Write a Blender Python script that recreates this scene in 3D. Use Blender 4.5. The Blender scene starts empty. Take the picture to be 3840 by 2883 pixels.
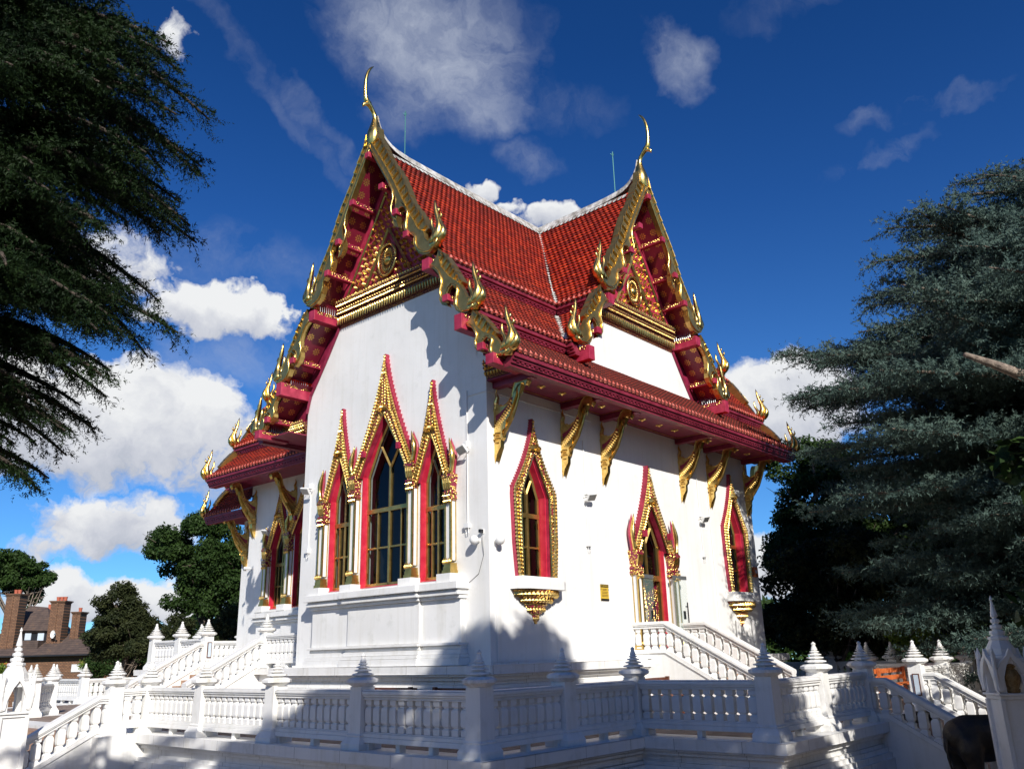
import bpy, math, random
import numpy as np
from mathutils import Matrix, Vector
from mathutils.geometry import tessellate_polygon
R = math.radians
random.seed(7); rng = np.random.default_rng(7)
SC = bpy.context.scene
COL = SC.collection
# ---------------------------------------------------------------- camera
CF, CP, CR, CY = 3170.5, 0.308308, -0.0264425, 0.718857
CPOS = Vector((-13.6745, -12.7604, 0.2053))
fwd = Vector((math.cos(CY)*math.cos(CP), math.sin(CY)*math.cos(CP), math.sin(CP)))
_r = Vector((math.sin(CY), -math.cos(CY), 0)); _u = _r.cross(fwd)
cr = math.cos(CR)*_r + math.sin(CR)*_u
cu = -math.sin(CR)*_r + math.cos(CR)*_u
cam_d = bpy.data.cameras.new('camera'); cam = bpy.data.objects.new('camera', cam_d); COL.objects.link(cam)
cam.matrix_world = Matrix(((cr.x, cu.x, -fwd.x, CPOS.x), (cr.y, cu.y, -fwd.y, CPOS.y), (cr.z, cu.z, -fwd.z, CPOS.z), (0, 0, 0, 1)))
cam_d.sensor_fit = 'HORIZONTAL'; cam_d.sensor_width = 36; cam_d.lens = CF/3840*36
cam_d.clip_start = 0.1; cam_d.clip_end = 3000
SC.camera = cam
HZ = Vector((math.cos(CY), math.sin(CY), 0))
def at(px, py, dep):
    """world point seen at photo position (2212 px wide copy) at a horizontal distance"""
    x = px*1.736; y = py*1.736
    d = fwd + cr*((x-1920)/CF) - cu*((y-1441.5)/CF)
    return CPOS + d*(dep/d.dot(HZ))
def dirv(px, py):
    return (at(px, py, 100)-CPOS).normalized()
# ---------------------------------------------------------------- light
SUN_EL = 31.0
az = Vector((-0.535, -0.845, 0)).normalized()
tosun = Vector((az.x*math.cos(R(SUN_EL)), az.y*math.cos(R(SUN_EL)), math.sin(R(SUN_EL))))
sd = bpy.data.lights.new('sun', 'SUN'); sun = bpy.data.objects.new('sun', sd); COL.objects.link(sun)
sd.energy = 5.0; sd.angle = R(0.5); sd.color = (1.0, 0.95, 0.88)
sun.rotation_euler = tosun.to_track_quat('Z', 'Y').to_euler(); sun.location = (-20, -30, 40)
SC.view_settings.view_transform = 'Standard'; SC.view_settings.look = 'None'
SC.view_settings.exposure = 0.27; SC.view_settings.gamma = 1
world = bpy.data.worlds.new('World'); SC.world = world; world.use_nodes = True
# ---------------------------------------------------------------- node helpers
class NT:
    def __init__(s, tree): s.t = tree; s.n = tree.nodes; s.l = tree.links
    def new(s, typ, **kw):
        n = s.n.new(typ)
        for k, v in kw.items():
            if k == 'ins':
                for a, b in v.items():
                    if isinstance(b, bpy.types.NodeSocket): s.l.new(b, n.inputs[a])
                    else: n.inputs[a].default_value = b
            else: setattr(n, k, v)
        return n
    def m(s, op, a, b=None, c=None, clamp=False):
        n = s.new('ShaderNodeMath', operation=op); n.use_clamp = clamp
        for i, v in enumerate((a, b, c)):
            if v is None: continue
            if isinstance(v, bpy.types.NodeSocket): s.l.new(v, n.inputs[i])
            else: n.inputs[i].default_value = v
        return n.outputs[0]
    def noise(s, scale, vec=None, detail=4, rough=.55, dist=0):
        n = s.new('ShaderNodeTexNoise'); n.inputs['Scale'].default_value = scale
        n.inputs['Detail'].default_value = detail; n.inputs['Roughness'].default_value = rough; n.inputs['Distortion'].default_value = dist
        if vec is not None: s.l.new(vec, n.inputs['Vector'])
        return n.outputs['Fac']
    def ramp(s, fac, *stops):
        n = s.new('ShaderNodeValToRGB'); e = n.color_ramp.elements
        while len(e) < len(stops): e.new(.5)
        for i, (p, c) in enumerate(stops):
            e[i].position = p; e[i].color = (*c, 1) if len(c) == 3 else c
        s.l.new(fac, n.inputs[0]); return n.outputs[0]
    def mix(s, fac, a, b, blend='MIX'):
        n = s.new('ShaderNodeMix', data_type='RGBA', blend_type=blend)
        for i, v in ((0, fac), (6, a), (7, b)):
            if isinstance(v, bpy.types.NodeSocket): s.l.new(v, n.inputs[i])
            else: n.inputs[i].default_value = (*v, 1) if isinstance(v, tuple) and len(v) == 3 else v
        return n.outputs[2]
# ---------------------------------------------------------------- sky with clouds (world directions)
w = NT(world.node_tree)
for n in list(w.n): w.n.remove(n)
sky = w.new('ShaderNodeTexSky', sky_type='NISHITA'); sky.sun_disc = False
sky.sun_elevation = R(SUN_EL); sky.sun_rotation = math.atan2(az.x, az.y)
sky.air_density = 0.75; sky.dust_density = 0.05; sky.ozone_density = 5.0; sky.altitude = 300
tc = w.new('ShaderNodeTexCoord').outputs['Generated']
nrm = w.new('ShaderNodeVectorMath', operation='NORMALIZE'); w.l.new(tc, nrm.inputs[0]); D0 = nrm.outputs[0]
wx = w.new('ShaderNodeTexNoise'); w.l.new(D0, wx.inputs['Vector']); wx.inputs['Scale'].default_value = 6; wx.inputs['Detail'].default_value = 6; wx.inputs['Roughness'].default_value = .6
sub = w.new('ShaderNodeVectorMath', operation='SUBTRACT'); w.l.new(wx.outputs['Color'], sub.inputs[0]); sub.inputs[1].default_value = (.5, .5, .5)
scl = w.new('ShaderNodeVectorMath', operation='SCALE'); w.l.new(sub.outputs[0], scl.inputs[0]); scl.inputs['Scale'].default_value = .105
add = w.new('ShaderNodeVectorMath', operation='ADD'); w.l.new(D0, add.inputs[0]); w.l.new(scl.outputs[0], add.inputs[1])
wy = w.new('ShaderNodeTexNoise'); w.l.new(D0, wy.inputs['Vector']); wy.inputs['Scale'].default_value = 24; wy.inputs['Detail'].default_value = 5
sub2 = w.new('ShaderNodeVectorMath', operation='SUBTRACT'); w.l.new(wy.outputs['Color'], sub2.inputs[0]); sub2.inputs[1].default_value = (.5, .5, .5)
scl2 = w.new('ShaderNodeVectorMath', operation='SCALE'); w.l.new(sub2.outputs[0], scl2.inputs[0]); scl2.inputs['Scale'].default_value = .045
add2 = w.new('ShaderNodeVectorMath', operation='ADD'); w.l.new(add.outputs[0], add2.inputs[0]); w.l.new(scl2.outputs[0], add2.inputs[1]); DW = add2.outputs[0]
def blob(px, py, rx, ry, amp=1.0, ang=0):
    """soft ellipse round one direction of the sky; radii in degrees"""
    c = dirv(px, py); rt = c.cross(Vector((0, 0, 1))).normalized(); up = rt.cross(c)
    a = R(ang); e1 = rt*math.cos(a)+up*math.sin(a); e2 = -rt*math.sin(a)+up*math.cos(a)
    s_ = w.new('ShaderNodeVectorMath', operation='SUBTRACT'); w.l.new(DW, s_.inputs[0]); s_.inputs[1].default_value = c
    d1 = w.new('ShaderNodeVectorMath', operation='DOT_PRODUCT'); w.l.new(s_.outputs[0], d1.inputs[0]); d1.inputs[1].default_value = e1/math.sin(R(rx))
    d2 = w.new('ShaderNodeVectorMath', operation='DOT_PRODUCT'); w.l.new(s_.outputs[0], d2.inputs[0]); d2.inputs[1].default_value = e2/math.sin(R(ry))
    d3 = w.new('ShaderNodeVectorMath', operation='DOT_PRODUCT'); w.l.new(D0, d3.inputs[0]); d3.inputs[1].default_value = c
    q = w.m('ADD', w.m('MULTIPLY', d1.outputs['Value'], d1.outputs['Value']), w.m('MULTIPLY', d2.outputs['Value'], d2.outputs['Value']))
    v = w.m('MULTIPLY', w.m('SUBTRACT', 1.0, q, clamp=True), amp)
    v = w.m('MULTIPLY', v, w.m('GREATER_THAN', d3.outputs['Value'], 0.3))
    return v, w.m('MULTIPLY', v, d2.outputs['Value'])
def blobs(lst):
    o = None
    for b in lst:
        v, vd = blob(*b)
        if o is None: o, sw, sd_ = v, v, vd
        else: o = w.m('MAXIMUM', o, v); sw = w.m('ADD', sw, v); sd_ = w.m('ADD', sd_, vd)
    return o, w.m('DIVIDE', sd_, w.m('ADD', sw, .02))
CUM = [(90, 900, 8.5, 4.6, 1.0), (345, 890, 6.0, 4.2, 1.2), (220, 960, 12, 3.6, 1.0), (450, 940, 5.5, 3.6, .8), (470, 672, 5.6, 1.9, 1.0), (390, 660, 3.2, 2.2, .9), (575, 668, 2.2, 1.5, .9), (20, 820, 4, 4, .8),
       (215, 1130, 6.5, 2.2, 1.0), (310, 1105, 4, 2.0, .8), (60, 1185, 5, 1.1, .6), (450, 1030, 5, 2.4, .7), (170, 1290, 6, 2.2, 1.0), (330, 1290, 5, 1.9, .8),
       (1690, 880, 6.5, 4.2, 1.2), (1640, 1210, 4, 2.5, .9), (1185, 478, 2.6, 1.5, 1.1), (1030, 425, 1.3, 1.2, 1.0), (1090, 458, 1.3, .8, .7), (20, 500, 5, 3, .7), (260, 560, 3.5, 2.4, .7), (352, 68, 2.0, 1.6, .62)]
BACK = [(Vector((-.8, .1, .35)), 26, 12), (Vector((-.3, -1, .3)), 24, 10), (Vector((.7, -.8, .25)), 24, 9)]
cum, cup = blobs(CUM)
for c_, rx_, ry_ in BACK:     # unseen clouds behind the camera, added to make the ambient light whiter
    c_.normalize(); rt_ = c_.cross(Vector((0, 0, 1))).normalized(); dd_ = [w.new('ShaderNodeVectorMath', operation='DOT_PRODUCT') for _ in range(3)]
    for n_, v_ in zip(dd_, (rt_/math.sin(R(rx_)), rt_.cross(c_)/math.sin(R(ry_)), c_)): w.l.new(DW, n_.inputs[0]); n_.inputs[1].default_value = v_
    k_ = rt_.cross(c_).dot(c_)
    q_ = w.m('ADD', w.m('MULTIPLY', dd_[0].outputs['Value'], dd_[0].outputs['Value']), w.m('MULTIPLY', dd_[1].outputs['Value'], dd_[1].outputs['Value']))
    cum = w.m('MAXIMUM', cum, w.m('MULTIPLY', w.m('SUBTRACT', 1.0, q_, clamp=True), w.m('GREATER_THAN', dd_[2].outputs['Value'], 0.3)))
fine = w.noise(22, DW, 7, .62); mid_ = w.noise(8, DW, 4, .5)
dens = w.m('ADD', cum, w.m('MULTIPLY', w.m('SUBTRACT', w.m('ADD', w.m('MULTIPLY', fine, .6), w.m('MULTIPLY', mid_, .4)), .5), 2.0))
dens = w.m('MULTIPLY', w.m('SUBTRACT', dens, .30), 3.0, clamp=True)
dens = w.m('MULTIPLY', dens, w.m('MULTIPLY', cum, 6, clamp=True), clamp=True)
WISP = [(940, 80, 7.5, 5.6, .95, -10), (1010, 165, 5.2, 4.0, .8), (880, 215, 3.0, 3.8, .6), (1075, 190, 3.6, 1.6, .5, -20), (1455, 115, 2.0, 3.2, .62, 35), (1200, 210, 5, 1.6, .22), (560, 160, 12, .9, .26, -42), (700, 270, 7, .8, .26, -42),
        (1900, 345, 3.4, .9, .42, 18), (2045, 215, 2.8, .7, .32), (1130, 325, 3, 1.6, .4, -15), (1860, 275, 2, 1, .3), (530, 760, 5, 2.5, .45), (400, 770, 2.5, 1.8, .5), (470, 560, 9, 2, .3), (1720, 5, 5, 1.2, .20)]
wisp, _w = blobs(WISP)
wn = w.noise(11, DW, 8, .66, .5)
wd = w.m('MULTIPLY', w.m('MULTIPLY', wisp, 1.15, clamp=True), w.m('MULTIPLY', w.m('SUBTRACT', w.m('ADD', w.m('MULTIPLY', wn, .8), w.m('MULTIPLY', wisp, .22)), .33), 2.3, clamp=True), clamp=True)
shade = w.m('MULTIPLY', w.m('ADD', w.m('MULTIPLY', mid_, 1.0), w.m('MULTIPLY', fine, .9)), .75)
ccol = w.ramp(w.m('ADD', w.m('ADD', w.m('MULTIPLY', cup, .42), .50), w.m('MULTIPLY', w.m('SUBTRACT', shade, .70), .9)), (.08, (3.0, 3.4, 4.2)), (.36, (5.0, 5.2, 5.8)), (.66, (7.2, 7.3, 7.4)))
sepz = w.new('ShaderNodeSeparateXYZ'); w.l.new(D0, sepz.inputs[0])
tint = w.ramp(sepz.outputs[2], (.0, (.50, .84, 1.0)), (.30, (.38, .76, 1.08)), (.48, (.22, .58, .98)), (.62, (.15, .49, .88)), (.85, (.13, .45, .82)))   # deep polarised blue overhead
sk2 = w.mix(1.0, sky.outputs[0], tint, 'MULTIPLY')
c1 = w.mix(w.m('MULTIPLY', wd, .85), sk2, (4.7, 5.1, 5.9))
c2 = w.mix(dens, c1, ccol)
bg = w.new('ShaderNodeBackground', ins={'Color': c2, 'Strength': 0.1})
wo = w.new('ShaderNodeOutputWorld'); w.l.new(bg.outputs[0], wo.inputs[0])
# ---------------------------------------------------------------- materials
def mat(name, col, rough=.5, metal=0, spec=.5, build=None, coat=0):
    m = bpy.data.materials.new(name); m.use_nodes = True; t = NT(m.node_tree)
    b = t.n['Principled BSDF']
    b.inputs['Base Color'].default_value = (*col, 1); b.inputs['Roughness'].default_value = rough
    b.inputs['Metallic'].default_value = metal; b.inputs['Specular IOR Level'].default_value = spec
    if coat: b.inputs['Coat Weight'].default_value = coat; b.inputs['Coat Roughness'].default_value = .1
    if build: build(t, b)
    return m
def bump(t, b, h, strength=.3, dist=.02):
    n = t.new('ShaderNodeBump'); n.inputs['Strength'].default_value = strength; n.inputs['Distance'].default_value = dist
    t.l.new(h, n.inputs['Height']); t.l.new(n.outputs[0], b.inputs['Normal'])
def objc(t): return t.new('ShaderNodeTexCoord').outputs['Object']
def geo(t): return t.new('ShaderNodeNewGeometry').outputs['Position']
def varied(c1, c2, sc=6, bs=.2, bd=.01, bsc=40):
    def f(t, b):
        p = geo(t); n = t.noise(sc, p, 6)
        t.l.new(t.ramp(n, (.35, c1), (.68, c2)), b.inputs['Base Color'])
        bump(t, b, t.noise(bsc, p, 4), bs, bd)
    return f
def white_f(dirt):
    def f(t, b):
        p = geo(t); s = t.new('ShaderNodeMapping'); t.l.new(p, s.inputs['Vector']); s.inputs['Scale'].default_value = (5, 5, .35)
        n = t.noise(1.0, s.outputs[0], 6, .6); n2 = t.noise(.7, p, 5); n3 = t.noise(3.2, p, 7, .65)
        c = t.ramp(n2, (.3, (.73, .725, .70)), (.7, (.81, .805, .785)))
        st = t.ramp(n, (.50, (0, 0, 0)), (.78, (1, 1, 1)))
        c = t.mix(t.m('MULTIPLY', st, dirt), c, (.50, .47, .38))
        st2 = t.ramp(n3, (.56, (0, 0, 0)), (.75, (1, 1, 1)))
        c = t.mix(t.m('MULTIPLY', st2, dirt*.8), c, (.42, .43, .36))
        t.l.new(c, b.inputs['Base Color']); bump(t, b, t.m('ADD', t.noise(60, p, 3), t.m('MULTIPLY', t.noise(1.6, p, 3), 5)), .16, .012)
    return f
M = {}
M['white'] = mat('white_render', (.8, .8, .78), .6, build=white_f(.26))
M['fascia'] = mat('faded_purple_red_paint', (.2, .014, .045), .5, build=varied((.14, .008, .022), (.25, .024, .050), 4, .2))
M['stone'] = mat('white_stone_paint', (.76, .76, .73), .55, build=white_f(.42))
M['gold'] = mat('gold_leaf', (.78, .52, .16), .28, 1, build=varied((.62, .40, .11), (.90, .64, .22), 9, .35, .01, 30))
def carved2(t, b):
    p = objc(t); v = t.new('ShaderNodeTexVoronoi'); v.inputs['Scale'].default_value = 34; t.l.new(p, v.inputs['Vector'])
    f = t.ramp(v.outputs['Distance'], (.20, (1, 1, 1)), (.55, (0, 0, 0))); k = t.ramp(f, (.25, (0, 0, 0)), (.5, (1, 1, 1)))
    t.l.new(t.mix(k, (.10, .012, .02), (.62, .38, .11)), b.inputs['Base Color']); t.l.new(k, b.inputs['Metallic']); bump(t, b, f, .9, .02)
M['carvedfine'] = mat('worn_fine_gilding', (.6, .4, .12), .38, 1, build=carved2)
def joint_f(t, b):
    white_f(.5)(t, b); src = b.inputs['Base Color'].links[0].from_socket
    s = t.new('ShaderNodeSeparateXYZ'); t.l.new(geo(t), s.inputs[0])
    j = None
    for k in (0, 1):
        v = t.m('LESS_THAN', t.m('FRACT', t.m('ADD', t.m('MULTIPLY', s.outputs[k], .78), .37)), .010); j = v if j is None else t.m('MAXIMUM', j, v)
    t.l.new(t.mix(t.m('MULTIPLY', j, .75), src, (.30, .29, .26)), b.inputs['Base Color'])
M['stonejoint'] = mat('jointed_stone_paint', (.76, .76, .73), .55, build=joint_f)
M['cap'] = mat('weathered_cap_paint', (.6, .6, .57), .65, build=white_f(1.0))
M['goldflat'] = mat('gold_paint', (.55, .38, .12), .34, .9, build=varied((.42, .29, .09), (.62, .43, .14), 5, .2, .01, 25))
def carved(t, b):
    p = objc(t); v = t.new('ShaderNodeTexVoronoi'); v.inputs['Scale'].default_value = 17; t.l.new(p, v.inputs['Vector'])
    f = t.ramp(v.outputs['Distance'], (.22, (1, 1, 1)), (.62, (0, 0, 0)))
    n = t.noise(9, p, 4)
    g = t.mix(n, (.52, .31, .07), (.92, .62, .20))
    t.l.new(t.mix(t.ramp(f, (.12, (0, 0, 0)), (.3, (1, 1, 1))), (.25, .02, .05), g), b.inputs['Base Color'])
    t.l.new(t.ramp(f, (.12, (0, 0, 0)), (.3, (1, 1, 1))), b.inputs['Metallic'])
    bump(t, b, f, .9, .03)
M['carved'] = mat('carved_gold_on_red', (.8, .5, .15), .3, 1, build=carved)
M['pink'] = mat('pink_red_paint', (.36, .02, .06), .45, build=varied((.26, .012, .038), (.42, .034, .075), 5, .2))
M['red'] = mat('red_jamb_paint', (.52, .018, .05), .4, build=varied((.46, .012, .04), (.58, .035, .07), 5, .15))
M['maroon'] = mat('maroon_paint', (.20, .012, .04), .45, build=varied((.16, .010, .035), (.27, .02, .06), 6, .15))
def sten(t, b):
    uv = t.new('ShaderNodeUVMap').outputs[0]
    fr = t.new('ShaderNodeVectorMath', operation='FRACTION'); t.l.new(uv, fr.inputs[0])
    sp = t.new('ShaderNodeSeparateXYZ'); t.l.new(fr.outputs[0], sp.inputs[0])
    x = t.m('SUBTRACT', sp.outputs[0], .5); y = t.m('SUBTRACT', sp.outputs[1], .5)
    r = t.m('SQRT', t.m('ADD', t.m('MULTIPLY', x, x), t.m('MULTIPLY', y, y)))
    a = t.m('ARCTAN2', y, x)
    edge = t.m('ADD', .24, t.m('MULTIPLY', t.m('COSINE', t.m('MULTIPLY', a, 8)), .06))
    e = t.m('LESS_THAN', r, edge)
    ring = t.m('GREATER_THAN', t.m('ABSOLUTE', t.m('SUBTRACT', r, .12)), .028)
    e = t.m('MULTIPLY', e, ring)
    c = t.mix(t.noise(3, geo(t), 4), (.13, .008, .022), (.24, .014, .04))
    t.l.new(t.mix(e, c, (.62, .38, .10)), b.inputs['Base Color']); t.l.new(t.m('MULTIPLY', e, .75), b.inputs['Metallic'])
M['stencil'] = mat('maroon_with_gold_stencils', (.2, .01, .03), .42, build=sten)
def tile_f(t, b):
    uv = t.new('ShaderNodeUVMap').outputs[0]
    fl = t.new('ShaderNodeVectorMath', operation='FLOOR'); t.l.new(uv, fl.inputs[0])
    wn_ = t.new('ShaderNodeTexWhiteNoise', noise_dimensions='2D'); t.l.new(fl.outputs[0], wn_.inputs['Vector'])
    n = t.noise(1.1, geo(t), 6, .65); n2 = t.noise(14, geo(t), 4)
    c = t.ramp(wn_.outputs['Value'], (0, (.20, .014, .009)), (.5, (.36, .020, .009)), (1, (.53, .045, .014)))
    c = t.mix(t.ramp(n, (.50, (0, 0, 0)), (.78, (.6, .6, .6))), c, (.07, .012, .011))
    c = t.mix(t.ramp(n2, (.66, (0, 0, 0)), (.76, (.4, .4, .4))), c, (.22, .06, .05))
    t.l.new(c, b.inputs['Base Color']); bump(t, b, n2, .25, .01)
M['tile'] = mat('glazed_terracotta', (.4, .05, .02), .55, build=tile_f, spec=.12)
M['tilebutt'] = mat('tile_butt_shade_and_dirt', (.07, .012, .008), .9)  # tile butts painted dark for the shadow line and dirt beneath each tile
M['ridge'] = mat('lichened_cement', (.5, .5, .48), .8, build=varied((.20, .18, .15), (.66, .65, .62), 5, .5, .03, 20))
M['lead'] = mat('lead_flashing', (.35, .36, .38), .5, build=varied((.20, .21, .23), (.45, .46, .48), 4))
def glass_f(t, b):
    o = t.n['Material Output']; t.n.remove(b)
    g = t.new('ShaderNodeBsdfGlossy', ins={'Roughness': .02, 'Color': (.9, .95, 1, 1)}); tr = t.new('ShaderNodeBsdfTransparent', ins={'Color': (.72, .80, .80, 1)})
    fz = t.new('ShaderNodeFresnel', ins={'IOR': 1.5}); mx = t.new('ShaderNodeMixShader')
    t.l.new(t.m('MULTIPLY', fz.outputs[0], .6, clamp=True), mx.inputs[0]); t.l.new(tr.outputs[0], mx.inputs[1]); t.l.new(g.outputs[0], mx.inputs[2]); t.l.new(mx.outputs[0], o.inputs[0])
M['glass'] = mat('window_glass', (.5, .5, .5), .05, build=glass_f)
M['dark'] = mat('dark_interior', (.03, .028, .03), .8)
M['inner'] = mat('white_inner_wall', (.62, .62, .62), .7)
M['metal'] = mat('copper_green_rod', (.10, .28, .26), .5, .6)
M['steel'] = mat('grey_steel', (.42, .44, .43), .35, .8)
M['plastic'] = mat('white_plastic', (.74, .74, .72), .4)
M['black'] = mat('black_rubber', (.012, .012, .014), .4)
M['bronze'] = mat('dark_bronze', (.022, .018, .014), .45, .2, build=varied((.010, .010, .009), (.045, .032, .020), 5, .5, .02, 30))
M['urn'] = mat('aged_bronze_gold', (.28, .17, .06), .5, .4, build=varied((.20, .12, .04), (.36, .23, .09), 20, .8, .03, 40))
M['wood'] = mat('orange_varnished_wood', (.52, .13, .03), .4, build=varied((.42, .09, .02), (.62, .18, .05), 9))
M['woodd'] = mat('dark_stained_wood', (.10, .03, .015), .5, build=varied((.07, .02, .01), (.15, .05, .025), 9))
M['sign'] = mat('yellow_notice', (.62, .42, .05), .4)
M['paving'] = mat('brown_paving', (.22, .16, .12), .8, build=varied((.16, .11, .08), (.32, .25, .20), 3, .4, .02, 30))
M['grass'] = mat('grass_green', (.05, .09, .02), .9, build=varied((.03, .055, .012), (.08, .12, .03), 1.5, .8, .05, 30))
M['step'] = mat('terracotta_step_tiles', (.36, .22, .14), .7, build=varied((.26, .15, .10), (.46, .31, .21), 6, .3, .01, 20))
M['bark'] = mat('bark', (.12, .09, .07), .9, build=varied((.05, .04, .03), (.22, .17, .13), 5, .9, .05, 14))
M['darkbark'] = mat('dark_bark', (.05, .04, .03), .9, build=varied((.02, .016, .012), (.08, .06, .045), 5, .9, .05, 14))
M['limb'] = mat('pale_bark', (.22, .17, .13), .9, build=varied((.12, .09, .07), (.34, .27, .21), 5, .9, .05, 14))
def leafm(name, a, c, sc=1.6, tr=.25):
    def f(t, b):
        p = geo(t); n = t.noise(sc, p, 3); oi = t.noise(23, p, 2)
        col = t.ramp(t.m('ADD', t.m('MULTIPLY', n, .6), t.m('MULTIPLY', oi, .4)), (.36, a), (.64, c))
        t.l.new(col, b.inputs['Base Color']); o = t.n['Material Output']
        tl = t.new('ShaderNodeBsdfTranslucent'); t.l.new(col, tl.inputs[0]); mx = t.new('ShaderNodeMixShader'); mx.inputs[0].default_value = tr
        t.l.new(b.outputs[0], mx.inputs[1]); t.l.new(tl.outputs[0], mx.inputs[2]); t.l.new(mx.outputs[0], o.inputs[0])
    return mat(name, a, .6, build=f, spec=.15)
M['oak'] = leafm('oak_leaves', (.014, .032, .008), (.046, .086, .020))
M['oak2'] = leafm('dull_leaves', (.017, .026, .010), (.052, .060, .022))
M['yellowleaf'] = leafm('yellowing_leaves', (.10, .09, .02), (.20, .17, .04))
M['deodar'] = leafm('dark_green_needles', (.005, .014, .006), (.022, .045, .011), 1.6, .15)
M['cedar'] = leafm('blue_green_needles', (.032, .062, .056), (.105, .155, .125), 1.4, .15)
M['shrub'] = leafm('yellow_green_leaves', (.08, .14, .02), (.22, .30, .04))
def brick_f(t, b):
    p = objc(t); mp = t.new('ShaderNodeMapping'); t.l.new(p, mp.inputs['Vector']); mp.inputs['Rotation'].default_value = (R(90), 0, 0)
    br = t.new('ShaderNodeTexBrick'); t.l.new(mp.outputs[0], br.inputs['Vector']); br.inputs['Scale'].default_value = 1
    br.inputs['Brick Width'].default_value = .24; br.inputs['Row Height'].default_value = .10; br.inputs['Mortar Size'].default_value = .016
    br.inputs['Color1'].default_value = (.15, .07, .036, 1); br.inputs['Color2'].default_value = (.23, .115, .06, 1); br.inputs['Mortar'].default_value = (.05, .035, .025, 1)
    t.l.new(br.outputs[0], b.inputs['Base Color'])
M['brick'] = mat('brown_brick', (.3, .15, .08), .85, build=brick_f)
def rooft(t, b):
    p = objc(t); s = t.new('ShaderNodeSeparateXYZ'); t.l.new(p, s.inputs[0])
    row = t.m('FRACT', t.m('MULTIPLY', s.outputs[2], 7.0)); n = t.noise(2.5, p, 6, .7)
    c = t.ramp(n, (.35, (.060, .042, .036)), (.6, (.105, .072, .058)), (.74, (.24, .12, .035)))
    t.l.new(t.mix(t.ramp(row, (0, (.75, .75, .75)), (.25, (0, 0, 0))), c, (.015, .012, .012)), b.inputs['Base Color']); bump(t, b, row, .5, .03)
M['roofbrown'] = mat('brown_roof_tiles', (.1, .07, .06), .85, build=rooft)
M['pot'] = mat('terracotta_pot', (.42, .11, .06), .7)
M['dblue'] = mat('pale_blue_panel', (.5, .58, .66), .4)
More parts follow.
